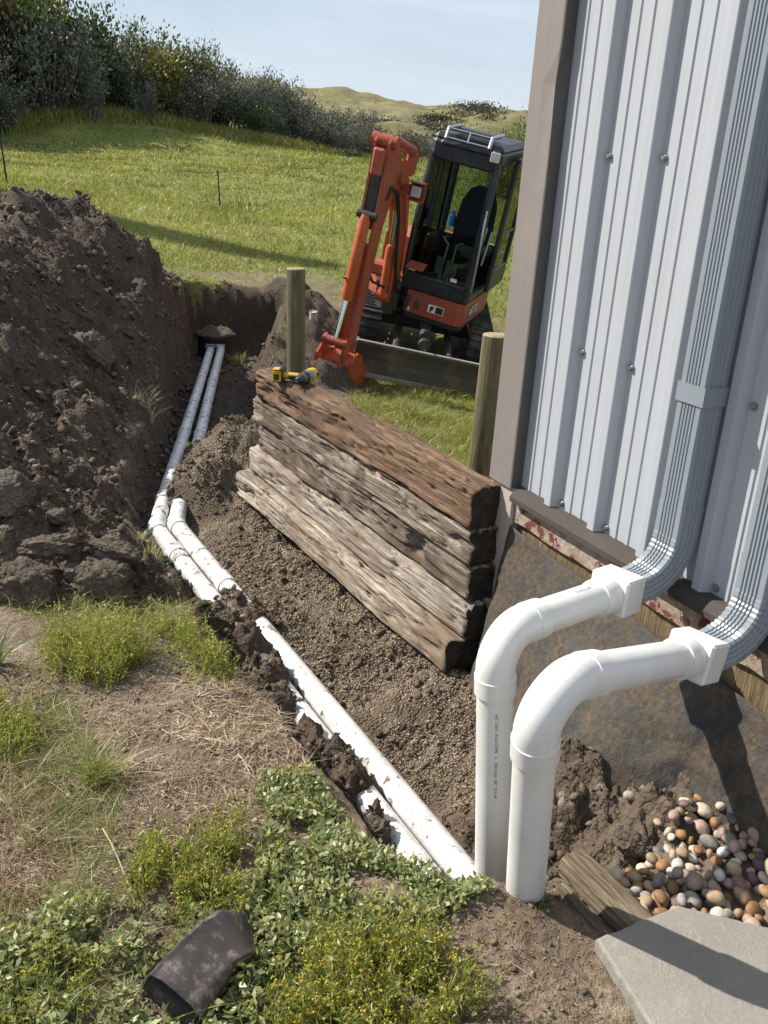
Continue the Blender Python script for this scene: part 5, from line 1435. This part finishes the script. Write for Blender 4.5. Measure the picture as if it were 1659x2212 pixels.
# lawn
M_lawn = leaf_mat('lawn_blades', [(0, (.11, .125, .026)), (.35, (.205, .23, .045)), (.7, (.30, .30, .07)), (.9, (.39, .34, .12)), (1, (.46, .38, .20))], .5)
n = 230000
th = np.radians(G.uniform(-32, 21, n)); rr = 4.3 * np.exp(G.random(n) * math.log(62 / 4.3))
x, y = np.sin(th) * rr, np.cos(th) * rr
h_, so_, gr_, mo_ = terrain(x, y)
lm = (1 - np.clip(so_, 0, 1)) * (1 - yard_mask(x, y)) * (1 - .8 * worn_mask(x, y))
tw_side = (x - tw_near.x) * (-td.y) + (y - tw_near.y) * td.x          # > 0 on the trench side of the timbers
lm = np.where((tw_side > -.25) & (y < 5.2), 0, lm)
keep = G.random(n) < lm * .98
keep &= ~(((x - .29) / .95) ** 2 + ((y - 11.2) / 1.1) ** 2 < .55)
x, y, h_, rr = x[keep], y[keep], h_[keep], rr[keep]; n = len(x)
tall = np.clip(fbm(x * .8, y * .8, 3, 900) * .5 + .5, 0, 1)
Lb = (.05 + .0028 * rr) * G.uniform(.5, 1.5, n) * (.6 + .9 * tall) * np.where(rr > 30, .9, 1)
ax = unit(np.stack([G.normal(.12, .35, n), G.normal(-.05, .35, n), np.ones(n)], -1))
patch = fbm(x * .35, y * .35, 4, 910)
rnd = np.clip(.44 + .42 * patch + .3 * fbm(x * 1.3, y * 1.3, 3, 915) * sstep(18, 30, y) + G.normal(0, .17, n) - .16 * sstep(22, 32, y) + .10 * sstep(36, 50, y), 0, 1)
stuff('lawn_grass', blades_mesh('lawn_grass', np.stack([x, y, h_ - .004], -1), ax, Lb, .0009 * rr * G.uniform(.6, 1.3, n), rnd, .5, G), M_lawn, 'sunlit green lawn grass behind the trench', 'grass')

# taller rank grass between timbers, blade and posts
n = 16000
x = G.uniform(-.9, 1.8, n); y = G.uniform(4.3, 9.6, n)
tws = (x - tw_near.x) * (-td.y) + (y - tw_near.y) * td.x
cl = fbm(x * 2.2, y * 2.2, 3, 920)
_, so_, _, _ = terrain(x, y)
keep = (tws < -.32) & (cl > -.25) & (so_ < .5) & (G.random(n) < np.clip(1.2 - (9.5 - y) * .05, 0, 1))
x, y = x[keep], y[keep]; n = len(x); zt = terrain(x, y)[0]
ax = unit(np.stack([G.normal(.25, .4, n), G.normal(-.1, .4, n), np.ones(n)], -1))
stuff('rank_grass', blades_mesh('rank_grass', np.stack([x, y, zt], -1), ax, G.uniform(.06, .2, n) * (.8 + .5 * np.clip(cl[keep], 0, 1)), G.uniform(.004, .009, n), np.clip(G.normal(.5, .22, n), 0, 1), .8, G, 2), M_lawn, 'longer uncut grass between the timber wall and the blade', 'grass')

# foreground herbs
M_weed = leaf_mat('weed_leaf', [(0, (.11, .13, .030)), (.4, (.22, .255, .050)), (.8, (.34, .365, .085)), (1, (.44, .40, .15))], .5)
M_head = leaf_mat('weed_flower', [(0, (.32, .22, .02)), (.5, (.48, .33, .025)), (1, (.55, .42, .06))], .2)
M_herb = leaf_mat('herb_leaf', [(0, (.115, .145, .050)), (.45, (.22, .26, .105)), (.8, (.34, .375, .18)), (1, (.45, .43, .18))], .42, gloss=.05)
M_straw = leaf_mat('straw', [(0, (.13, .085, .05)), (.4, (.27, .19, .12)), (.8, (.45, .35, .235)), (1, (.62, .52, .39))], .25)
M_tuft = leaf_mat('tuft_grass', [(0, (.10, .14, .03)), (.5, (.22, .27, .06)), (.8, (.40, .36, .16)), (1, (.58, .49, .32))], .45)
OCT = (np.array([(1, 0, 0), (-1, 0, 0), (0, 1, 0), (0, -1, 0), (0, 0, 1.2), (0, 0, -1)], float), np.array([(0, 2, 4), (2, 1, 4), (1, 3, 4), (3, 0, 4), (2, 0, 5), (1, 2, 5), (3, 1, 5), (0, 3, 5)]))
def weed_clump(poly, nst, hgt, seed, label, heads=.7, spread=.35):
    r = np.random.default_rng(seed); P0 = scatter(poly, nst, seed); c = P0.mean(0); P0 = P0 + r.normal(0, .04, P0.shape) * (r.random((nst, 1)) < .55); kk = fbm(P0[:, 0] * 13, P0[:, 1] * 13, 3, 927 + seed) > -.22; P0 = P0[kk]; nst = len(P0)
    zb = terrain(P0[:, 0], P0[:, 1])[0]
    dc = np.hypot(*(P0 - c).T); rad = dc.max() + 1e-6
    H = hgt * (1.0 - .45 * (dc / rad)) * r.uniform(.35, 1.45, nst) * (.75 + .6 * np.clip(fbm(P0[:, 0] * 14, P0[:, 1] * 14, 2, 925 + seed) + .4, 0, 1))
    out = (P0 - c) / rad
    dirv = unit(np.stack([out[:, 0] * spread + r.normal(0, .2, nst), out[:, 1] * spread + r.normal(0, .28, nst), np.ones(nst)], -1))
    base = np.stack([P0[:, 0], P0[:, 1], zb], -1); org = np.array([c[0], c[1], zb.mean()])
    t = thing('weed_clump', label, 'weed', org, 0, 'yellow-flowered weed clumps')
    rows = []; rc = []
    st = blades_mesh('stem', base - org, dirv, H, np.full(nst, .0022), r.uniform(.4, 1.0, nst), .15, r, 1)
    link('stem', st, M_weed, t)['kind'] = 'stuff'
    nl = 9
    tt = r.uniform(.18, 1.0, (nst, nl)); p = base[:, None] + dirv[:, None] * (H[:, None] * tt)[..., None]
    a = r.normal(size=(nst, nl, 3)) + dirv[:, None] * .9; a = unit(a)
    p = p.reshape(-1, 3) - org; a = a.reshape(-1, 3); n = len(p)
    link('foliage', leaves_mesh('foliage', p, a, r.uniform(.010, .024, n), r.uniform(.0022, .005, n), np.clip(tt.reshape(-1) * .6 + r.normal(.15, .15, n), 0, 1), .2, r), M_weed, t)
    k = r.random(nst) < heads * .55; hp = (base + dirv * (H * 1.0)[:, None])[k] - org
    ex_ = np.repeat(hp, 2, 0) + r.normal(0, .008, (len(hp) * 2, 3)); hp = np.r_[hp, ex_[r.random(len(ex_)) < .5]]
    n = len(hp); s_ = r.uniform(.0022, .0040, n)
    v = (OCT[0][None] * s_[:, None, None] * (1 + r.normal(0, .1, (n, 6, 1))) + hp[:, None]).reshape(-1, 3)
    f = (OCT[1][None] + (np.arange(n) * 6)[:, None, None]).reshape(-1, 3)
    me = np_mesh('flower_heads', v, f, True); cc = np.repeat(r.random((n, 1)), 6, 0); point_color(me, 'rnd', np.c_[cc, cc, cc, np.ones_like(cc)])
    o = link('flower_heads', me, M_head, t); o['kind'] = 'stuff'
weed_clump([(-.135, 1.34), (-.07, 1.43), (.077, 1.465), (.165, 1.43), (.21, 1.36), (.20, 1.2), (-.12, 1.2)], 1900, .10, 1, 'dense yellow-flowered weed at the bottom centre of the picture', .55)
weed_clump([(-1.06, 2.60), (-1.03, 2.68), (-.924, 2.73), (-.80, 2.66), (-.76, 2.52), (-.85, 2.42), (-.99, 2.45)], 1100, .14, 2, 'bushy yellow-flowered weed in front of the two foot clods', .5)
weed_clump([(-.78, 2.84), (-.66, 2.85), (-.60, 2.72), (-.68, 2.62), (-.77, 2.70)], 260, .09, 3, 'thin yellowish weed on the trench edge right of the bushy one', .35)
weed_clump([(-.60, 2.70), (-.48, 2.70), (-.43, 2.58), (-.52, 2.48), (-.62, 2.56)], 300, .08, 4, 'low green weed at the trench edge above the dry straw', .25)
weed_clump([(-.53, 1.67), (-.436, 1.76), (-.3, 1.76), (-.24, 1.66), (-.236, 1.52), (-.371, 1.50), (-.50, 1.53)], 900, .07, 5, 'loose yellow-flowered weed spread above the broken plastic piece', .4)
weed_clump([(-1.12, 2.24), (-.993, 2.20), (-.90, 2.06), (-.96, 1.93), (-1.1, 2.0)], 380, .08, 6, 'yellow-flowered weed at the left picture edge halfway up the yard', .4)
weed_clump([(-.70, 1.34), (-.60, 1.40), (-.52, 1.36), (-.50, 1.26), (-.66, 1.22)], 240, .06, 7, 'small yellow-flowered weed in the lower left corner', .35)

def herb_patch(poly, n, seed, hmax, Ls, name, label, mat=None, dens=0.0):
    r = np.random.default_rng(seed); p2 = scatter(poly, n, seed)
    k = fbm(p2[:, 0] * 7, p2[:, 1] * 7, 3, 930 + seed) > dens; p2 = p2[k]; n = len(p2)
    z = terrain(p2[:, 0], p2[:, 1])[0]
    mound = np.clip(fbm(p2[:, 0] * 9, p2[:, 1] * 9, 2, 940 + seed) * .5 + .5, 0, 1)
    hh = r.random(n) * hmax * (.35 + mound)
    a = unit(r.normal(size=(n, 3)) * np.array([1, 1, .35]) + np.array([0, 0, .45]))
    p = np.stack([p2[:, 0], p2[:, 1], z + hh], -1)
    L = r.uniform(*Ls, n)
    stuff(name, leaves_mesh(name, p, a, L, L * r.uniform(.40, .6, n), np.clip(.25 + .5 * hh / hmax + r.normal(.1, .18, n), 0, 1), .12, r), mat or M_herb, label, 'ground cover')
herb_patch([(-.26, 2.00), (-.15, 2.07), (-.08, 1.93), (0, 1.77), (.12, 1.68), (.24, 1.66), (.30, 1.62), (.25, 1.56), (.17, 1.50), (.05, 1.49), (-.07, 1.46), (-.2, 1.34), (-.25, 1.45), (-.24, 1.68)], 9500, 11, .04, (.012, .024), 'creeping_herb', 'mat of small pale green creeping herb at the trench edge', None, -.35)
herb_patch([(-.80, 1.52), (-.53, 1.53), (-.33, 1.50), (-.2, 1.36), (-.1, 1.15), (-.75, 1.1), (-.9, 1.3)], 9000, 12, .06, (.010, .026), 'mixed_herbs', 'mixed green herbs in the lower left corner', None, -.05)
herb_patch([(-.26, 1.52), (-.2, 1.36), (-.13, 1.3), (-.12, 1.12), (-.34, 1.12), (-.2, 1.30)], 900, 13, .03, (.010, .020), 'herbs_by_spout', 'dark leafy herbs beside the broken plastic piece', None, -.4)
herb_patch([(-.30, 2.03), (-.20, 2.10), (-.12, 2.02), (-.16, 1.90), (-.28, 1.88)], 700, 14, .03, (.010, .018), 'edge_herbs', 'low herbs on the trench lip', None, -.2)
# straw and dry stalks on the yard
def litter(poly, n, seed, L0, L1, name, label, up=.12, mat=None, col=(.45, .25), W0=.0014, W1=.0035, lim=-9.0, bend=.6):
    r = np.random.default_rng(seed); p2 = scatter(poly, n, seed)
    k = fbm(p2[:, 0] * 4, p2[:, 1] * 4, 3, 950 + seed) > lim; p2 = p2[k]; n = len(p2)
    z = terrain(p2[:, 0], p2[:, 1])[0]; a = unit(np.stack([r.normal(size=n), r.normal(size=n), np.abs(r.normal(up, up * .8, n))], -1))
    stuff(name, blades_mesh(name, np.stack([p2[:, 0], p2[:, 1], z + .004], -1), a, r.uniform(L0, L1, n), r.uniform(W0, W1, n), np.clip(r.normal(*col, n), 0, 1), bend, r, 2), mat or M_straw, label, 'dry grass')
YARDP = [(-1.3, 2.45), (-.75, 2.55), (-.40, 2.62), (-.14, 2.1), (-.22, 1.72), (-.30, 1.5), (-.2, 1.1), (-1.0, 1.0), (-1.25, 1.9)]
litter([(-1.3, 2.1), (-.85, 2.05), (-.62, 1.7), (-.55, 1.3), (-1.0, 1.1), (-1.3, 1.5)], 3500, 25, .03, .09, 'rusty_grass', 'reddish dry weeds at the left edge of the yard', .7, leaf_mat('rusty_straw', [(0, (.10, .05, .03)), (.5, (.24, .13, .075)), (1, (.40, .28, .17))], .3), (.5, .25), .0012, .003, -.1, .7)
litter(YARDP, 12000, 15, .015, .06, 'dry_straw', 'dry brown straw strewn over the yard soil', .10, None, (.45, .27), .0012, .0030, -.1)
litter([(-.62, 2.62), (-.38, 2.62), (-.15, 2.15), (-.25, 1.95), (-.62, 2.2)], 1500, 16, .02, .075, 'pale_straw', 'pale dead straw below the low weed', .10, None, (.7, .2), .0015, .004, -.3)
litter([(-1.3, 2.3), (-.95, 2.35), (-.62, 1.95), (-.55, 1.5), (-.5, 1.05), (-1.0, 1.0), (-1.3, 1.8)], 13000, 17, .025, .10, 'thin_grass', 'thin wispy grass along the left side of the yard', .9, M_tuft, (.55, .25), .0010, .0022, -.25, .7)
litter([(-.5, 1.52), (-.1, 1.45), (.2, 1.4), (.2, 1.1), (-.6, 1.05)], 260, 18, .06, .13, 'stray_grass', 'stray grass blades among the weeds', 1.3, M_tuft, (.45, .25), .002, .005, -9, .6)
litter([(.28, 1.6), (.5, 1.5), (.5, 1.15), (.25, 1.1)], 130, 19, .015, .05, 'twigs', 'thin twigs and dead stems on the bare soil before the risers', .1, None, (.3, .2), .0010, .002)
litter([(-1.6, 3.0), (-1.2, 2.82), (-.8, 2.78), (-.55, 2.95), (-.62, 3.15), (-.85, 2.98), (-1.3, 3.0), (-1.6, 3.15)], 2600, 24, .03, .12, 'foot_grass', 'dry and green grass along the foot of the spoil heap', .9, M_tuft, (.6, .28), .0012, .003, -.3, .7)
litter([(-3.2, 2.7), (-1.3, 2.5), (-1.2, 1.0), (-2.6, .7)], 6000, 26, .02, .09, 'side_grass', 'sparse dry grass on the yard left of the picture', .5, M_tuft, (.7, .25), .0012, .003, -.2, .7)
litter(HEAPP, 1500, 20, .03, .12, 'heap_roots', 'dead grass roots hanging in the spoil heap', .6, None, (.45, .25), .0015, .004, .05)
def tuft(x, y, n, h, seed, label, dry=.5, spread=.5, w=(.002, .0045), rad=.03):
    r = np.random.default_rng(seed); a = r.uniform(0, 6.28, n); q = rad * np.sqrt(r.random(n))
    px, py = x + q * np.cos(a), y + q * np.sin(a); z = terrain(px, py)[0]; c = np.array([x, y, float(z.mean())])
    axv = unit(np.stack([np.cos(a) * spread * r.random(n), np.sin(a) * spread * r.random(n), np.ones(n)], -1))
    me = blades_mesh('grass_tuft', np.stack([px, py, z], -1) - c, axv, h * r.uniform(.4, 1.1, n), r.uniform(*w, n), np.clip(r.normal(dry, .22, n), 0, 1), .7, r, 3)
    o = link('grass_tuft', me, M_tuft); o.location = c; tag(o, label, 'grass tuft')
tuft(-.70, 1.93, 160, .16, 1, 'tall grass tuft with pale dry blades in the middle of the yard', .6, .7)
tuft(-.66, 1.97, 70, .12, 2, 'bleached dead tuft right beside the tall grass tuft', .97, 1.0)
tuft(-1.20, 2.45, 60, .17, 3, 'dark broad-bladed tuft at the left picture edge', .15, 1.0, (.005, .009))
tuft(-1.72, 6.15, 120, .16, 4, 'straw-coloured tuft on the trench edge halfway up the heap', .95, .8, (.003, .006), .06)
tuft(-1.10, 3.75, 60, .12, 5, 'yellowish tuft hanging at the trench bend', .75, 1.2, (.002, .004), .05)
tuft(-.92, 3.30, 70, .10, 6, 'yellow-green tuft beside the left trench pipe', .7, 1.2, (.002, .004), .05)
tuft(-.30, 3.95, 50, .07, 7, 'small dry tuft at the foot of the timber wall', .7, 1.1, (.0015, .003), .05)
tuft(-1.75, 10.2, 80, .18, 8, 'green tuft clinging to the far trench lip', .45, .9, (.004, .008), .06)
tuft(.62, 1.83, 24, .09, 9, 'few green stems at the edge of the pebble bed', .3, 1.2, (.002, .004), .03)
tuft(.40, 1.60, 26, .04, 10, 'tiny sprout at the foot of the risers', .3, 1.5, (.005, .009), .02)
tuft(.58, 1.10, 18, .08, 11, 'thin yellow stems at the left edge of the slab', .6, 1.4, (.002, .004), .02)
tuft(.15, 7.7, 140, .28, 12, 'tall grass tuft in front of the dozer blade', .5, .8, (.004, .008), .08)

def stalk(a, b, label, r_=.0016):
    a, b = Vector(a), Vector(b); m = a.lerp(b, .5) + Vector((0, 0, .02))
    mb = MB(); mb.tube([a - a, a.lerp(m, .5) - a + Vector((0, 0, .006)), m - a, m.lerp(b, .5) - a + Vector((0, 0, .004)), b - a], [r_, r_, r_ * .9, r_ * .7, r_ * .4], 6)
    o = mb.build('dry_stalk', M_stalk); o.location = a; tag(o, label, 'stalk')
M_stalk = simple('dry_stalk', (.42, .33, .19), .8, 0, .2, 30, .1)
stalk((.825, 2.14, .05), (1.13, 2.20, .15), 'long thin straw stalk lying across the membrane')
stalk((-.62, 1.73, .09), (-.48, 1.51, .08), 'long pale stalk standing slanted over bare soil in the yard')

# ------------------------------------------------------------------ shrubs on the hillside
M_bark = simple('bark', (.085, .068, .052), .9, 0, .3, 6, .5)
VM = {'dark': leaf_mat('leaf_dark', [(0, (.024, .038, .012)), (.5, (.055, .080, .024)), (1, (.12, .145, .050))], .25, obj_var=.2),
      'olive': leaf_mat('leaf_olive', [(0, (.055, .070, .012)), (.5, (.14, .15, .026)), (1, (.28, .25, .05))], .3, obj_var=.2),
      'silver': leaf_mat('leaf_silver', [(0, (.060, .066, .050)), (.5, (.135, .145, .115)), (1, (.26, .27, .235))], .2, obj_var=.15),
      'rusty': leaf_mat('leaf_rusty', [(0, (.045, .030, .014)), (.5, (.105, .060, .026)), (1, (.19, .105, .045))], .3, obj_var=.2),
      'green': leaf_mat('leaf_green', [(0, (.030, .050, .012)), (.5, (.070, .105, .022)), (1, (.13, .17, .045))], .3, obj_var=.2)}
def crown_mesh(kind, seed, leaf=.20, many=1):
    """unit shrub, about 1 high; returns (crown mesh, limb mesh)"""
    r = np.random.default_rng(seed); limbs = MB(); tips = []
    nst = 13 if kind == 'silver' else 9
    for i in range(nst):
        a = r.uniform(0, 6.28); q = r.uniform(.05, .46); H = r.uniform(.55, 1.0) * (1 - .35 * (q / .46) ** 2)
        if kind == 'silver': H = r.uniform(.5, 1.05)
        b = Vector((q * .25 * math.cos(a), q * .25 * math.sin(a), 0)); t = Vector((q * math.cos(a), q * math.sin(a), H))
        m = b.lerp(t, .5) + Vector((r.normal(0, .03), r.normal(0, .03), .04))
        limbs.tube([b, m, t], [.016, .011, .004], 5)
        for k in range(5):
            u = r.uniform(.25, 1); c = b.lerp(m, u * 2) if u < .5 else m.lerp(t, u * 2 - 1)
            e = c + Vector((r.normal(0, .11), r.normal(0, .11), r.uniform(.0, .14)))
            limbs.tube([c, e], [.006, .002], 4); tips.append((e, .10 if kind != 'silver' else .075))
        tips.append((t, .08))
    P_ = []; A_ = []; C_ = []
    per = (46 if kind != 'silver' else 34) * many
    for (e, s_) in tips:
        s_ = s_ * r.uniform(.7, 1.4); q = r.normal(size=(per, 3)) * s_ * np.array([1, 1, 1.0 if kind != 'silver' else 1.7]) * .75
        P_.append(np.array(e) + q); d = unit(q + r.normal(size=q.shape) * s_ * .8 + np.array([0, 0, s_ * (.2 if kind != 'silver' else .9)])); A_.append(d)
        C_.append(np.clip(r.normal(.5, .28) + r.normal(0, .14, per), 0, 1))
    p = np.concatenate(P_); a = np.concatenate(A_); c = np.concatenate(C_)
    k = p[:, 2] > .02; p, a, c = p[k], a[k], c[k]; n = len(p)
    L = r.uniform(.5, 1.2, n) * leaf * .30
    return leaves_mesh('crown', p, a, L, L * (.62 if kind != 'silver' else .42), c, .15, r), limbs
protos = {}
for kind in VM:
    for v in range(3):
        me, lb = crown_mesh(kind, 100 + v * 7 + len(kind) * 31); me.materials.append(VM[kind])
        bm_ = bpy.data.meshes.new('trunk'); bm_.from_pydata([tuple(q) for q in lb.v], [], lb.f); bm_.materials.append(M_bark)
        protos[(kind, v)] = (me, bm_)
for v in range(3):
    for kind in ('green', 'olive', 'rusty', 'dark'):
        me, lb = crown_mesh(kind, 300 + v * 5 + len(kind), .085, 4); me.materials.append(VM[kind])
        protos[(kind + '_near', v)] = (me, protos[(kind, v)][1])
SW = {'dark': 'dark green', 'olive': 'yellow-green', 'silver': 'silver-grey', 'rusty': 'rust-brown', 'green': 'fresh green'}
def shrub(x, y, h, w, kind, label=None, seed=0, group='shrubs along the hillside', z=None):
    r = random.Random(seed + int(x * 100) + int(y * 37))
    t = empty('tree' if h > 5.2 else 'shrub', (x, y, (gz(x, y) if z is None else z) - .08 * h), r.uniform(0, 6.28)); t.scale = (w, w, h)
    cm, tm = protos[(kind, r.randrange(3))]
    link('crown', cm, None, t); link('trunk', tm, None, t)
    tag(t, label or f'{"tall" if h > 4.5 else "low" if h < 2.6 else "mid-height"} {SW[kind]} shrub {"at the left end" if x < -18 else "left of the middle" if x < -12.5 else "in the middle" if x < -7 else "right of the middle" if x < -2 else "at the right end"} of the hillside row', 'tree' if h > 5.2 else 'shrub', group)
S_ = random.Random(4)
front = [(-26, 40, 6.5), (-23.5, 41, 7.0), (-21, 42.5, 6.6), (-19.4, 44, 6.2), (-17.8, 46, 6.0), (-16.6, 48.5, 5.2), (-15.4, 50.5, 4.6), (-14.2, 52, 4.3), (-12.8, 54, 4.1), (-11.4, 56, 3.9), (-10.2, 57.5, 3.2), (-9.0, 59, 3.3), (-7.8, 60.5, 3.4), (-6.5, 62, 3.2), (-5.2, 63.5, 3.2), (-4.0, 65, 3.0), (-2.7, 66.5, 2.7), (-1.4, 68.5, 2.3), (0, 71, 2.1), (1.6, 73, 2.0), (3.5, 74, 2.0), (5.5, 75, 2.2), (8, 76, 2.4)]
for i, (x, y, h) in enumerate(front):
    left = x < -15
    for k in range(4):
        dx, dy = S_.uniform(-.9, .9), S_.uniform(-.4, .6) + k * 1.9
        hh = h * S_.uniform(.72, 1.06) * (1.0 if k else .72)
        if left: kind = S_.choice(['dark', 'dark', 'olive', 'dark', 'green', 'rusty'] if k else ['silver', 'dark', 'silver', 'dark'])
        elif x < -10.5: kind = S_.choice(['olive', 'dark', 'olive', 'silver'] if k else ['silver', 'silver', 'dark'])
        elif x < -3: kind = S_.choice(['silver', 'silver', 'dark', 'silver'])
        else: kind = S_.choice(['silver', 'dark', 'rusty', 'silver'])
        shrub(x + dx - k * .35, y + dy, hh, hh * S_.uniform(.75, 1.05), kind, seed=i * 9 + k)
shrub(-18.9, 41.5, 3.6, 3.2, 'silver', 'silver-grey shrub standing forward at the left picture edge', 1)
shrub(-17.9, 43.2, 2.6, 2.6, 'silver', 'rounded silver shrub in front of the dark left trees', 2)
shrub(-15.2, 47.3, 2.4, 1.4, 'silver', 'thin upright silver sapling at the top of the grass slope', 3)
shrub(-13.3, 50.2, 1.9, 1.2, 'silver', 'small pale sapling right of the thin upright one', 4)
shrub(.15, 62, 2.2, 1.9, 'rusty', 'rust-brown shrub just left of the excavator cab', 5)
shrub(-3.2, 58, .7, 1.5, 'dark', 'very low dark bush on the grass below the silver row', 6)
shrub(3.95, 33, 4.5, 2.9, 'green_near', 'green leafy tree half hidden by the building corner', 7, z=-.6)
shrub(3.2, 31, 2.9, 2.6, 'olive_near', 'yellow-green shrub between the cab and the building corner', 8, z=.1)
shrub(3.7, 29, 2.4, 2.2, 'rusty_near', 'reddish shrub behind the right side of the cab', 9, z=.1)
shrub(5.0, 25, 2.6, 3.2, 'dark_near', 'dark low shrub behind the open cab door', 10, z=-.2)
# tall dry grass under the shrub line
n = 16000
t_ = G.random(n); fx = np.interp(t_, np.linspace(0, 1, len(front)), [f[0] for f in front]) + G.normal(.4, .5, n); fy = np.interp(t_, np.linspace(0, 1, len(front)), [f[1] for f in front]) + G.normal(-1.2, .8, n)
zt = terrain(fx, fy)[0]; ax = unit(np.stack([G.normal(0, .3, n), G.normal(0, .3, n), np.ones(n)], -1))
stuff('rough_grass', blades_mesh('rough_grass', np.stack([fx, fy, zt], -1), ax, G.uniform(.25, .85, n), G.uniform(.03, .07, n), np.clip(G.normal(.62, .2, n), 0, 1), .4, G), M_lawn, 'tall yellowing grass at the foot of the shrubs', 'grass')
# tall narrow tree left of the picture whose shadow crosses the lawn
def spruce(x, y, H, label):
    r = np.random.default_rng(12); P_ = []; A_ = []
    t = thing('spruce_tree', label, 'tree', (x, y, gz(x, y) - .1))
    mb = MB(); mb.tube([(0, 0, 0), (0, 0, H)], [.16, .02], 10); mb.build('trunk', M_bark, t)
    n = 9000; zz = H * (.05 + .95 * r.random(n) ** 1.25); rad = (1 - zz / H) * H * .115 + .08
    a = r.uniform(0, 6.28, n); q = rad * np.sqrt(r.random(n))
    p = np.stack([q * np.cos(a), q * np.sin(a), zz], -1); d = unit(np.stack([np.cos(a), np.sin(a), np.full(n, -.15)], -1) + r.normal(0, .3, (n, 3)))
    link('crown', leaves_mesh('crown', p, d, r.uniform(.2, .5, n), r.uniform(.08, .16, n), r.random(n), .1, r), VM['dark'], t)
spruce(-15.6, 20.2, 12.5, 'tall narrow spruce standing left of the lawn')

# ------------------------------------------------------------------ wire fence
M_post2 = simple('black_steel_post', (.02, .02, .022), .6, 0, .2, 10, .1)
fp = [(-14.5, 15.5), (-8.31, 20.0), (-5.0, 26.0), (-.8, 31.5), (4.2, 37.5)]
tops = []
for i, (x, y) in enumerate(fp):
    z = gz(x, y); hgt = .92
    lean = (-.03, .02)
    mb = MB(); mb.box((0, 0, hgt / 2 - .15), (.035, .035, hgt + .3)); mb.box((0, .02, hgt / 2 - .15), (.012, .03, hgt + .3))
    o = mb.build('steel_fence_post', M_post2); o.location = (x, y, z); o.rotation_euler = (.02, -.06, .3)
    tag(o, ('thin black steel post left of the lawn', 'thin black steel post at the left picture edge', 'thin black steel post in the middle of the lawn', 'thin black steel post hidden behind the excavator', 'thin black steel post far right behind the building')[i], 'fence post', 'steel fence posts')
    tops.append(Vector((x, y, z)))
for hgt in (.42, .78):
    mb = MB()
    for i in range(len(tops) - 1):
        a, b = tops[i] + Vector((0, 0, hgt)), tops[i + 1] + Vector((0, 0, hgt))
        mb.tube([a, a.lerp(b, .5) + Vector((0, 0, -.06)), b], .003, 4)
    o = mb.build('fence_wire', M_post2); tag(o, 'lower thin wire strung between the steel posts' if hgt < .5 else 'upper thin wire strung between the steel posts', 'wire')

# ------------------------------------------------------------------ far hills
def hill_h(x, y):
    u = np.interp(x, [-400, -120, -50, -32, -15, 0, 8, 16, 26, 36, 50, 62, 90, 140, 300], [60, 40, 30, 29, 28, 27.5, 26, 28.5, 29.5, 26.5, 25, 23.5, 20, 15, 10])
    prof = sstep(150, 450, y + 30 * fbm(x * .012, y * .012, 3, 960)) * (1 - .5 * sstep(470, 800, y))
    return -1.5 + u * prof + fbm(x * .02, y * .02, 4, 970) * 4.5 * sstep(170, 300, y) + fbm(x * .09, y * .09, 3, 980) * .9
hx, hy = np.meshgrid(np.r_[np.arange(-420, -60, 12.0), np.arange(-60, 120, 1.6), np.arange(120, 420, 12.0)], np.r_[np.arange(130, 480, 3.0), np.arange(480, 1100, 20.0)])
hz = hill_h(hx, hy); a_, b_2 = hx.shape; ii = np.arange(a_ * b_2).reshape(a_, b_2)
hm = np_mesh('hills', np.stack([hx, hy, hz], -1).reshape(-1, 3), np.stack([ii[:-1, :-1], ii[:-1, 1:], ii[1:, 1:], ii[1:, :-1]], -1).reshape(-1, 4), True)
k = NT('hill_grass'); v = k.coord('Object')
c = k.ramp(k.noise(v, .03, 6, .6), [(.35, (.14, .135, .060)), (.5, (.205, .18, .095)), (.7, (.25, .215, .13))])
c = k.mix(k.ramp(k.noise(v, .35, 5, .7), [(.4, .5), (.6, 0.0)]), c, (.10, .10, .05)); k.set(c, .95, spec=.1)
ho = link('hills', hm, k.m); ho['kind'] = 'structure'
n = 1500; x = G.uniform(-90, 130, n); y = G.uniform(190, 385, n)
keep = fbm(x * .022, y * .03, 3, 990) > .24
x, y = x[keep], y[keep]; n = len(x); z = hill_h(x, y); per = 120
s_ = G.uniform(1.4, 3.4, n); q = G.normal(size=(n, per, 3)) * np.array([.75, .75, .34]); q[..., 2] = np.abs(q[..., 2])
p = (q * s_[:, None, None] + np.stack([x, y, z], -1)[:, None]).reshape(-1, 3); a = unit(G.normal(size=p.shape)); L = np.repeat(s_, per) * .26
stuff('hill_scrub', leaves_mesh('hill_scrub', p, a, L, L * .7, np.clip(np.repeat(G.uniform(.2, .6, n), per) + G.normal(0, .15, n * per), 0, 1), .1, G), leaf_mat('scrub_leaf', [(0, (.030, .036, .020)), (.5, (.065, .072, .040)), (1, (.12, .12, .075))], .2), 'dark scrub scattered over the far hills', 'scrub')
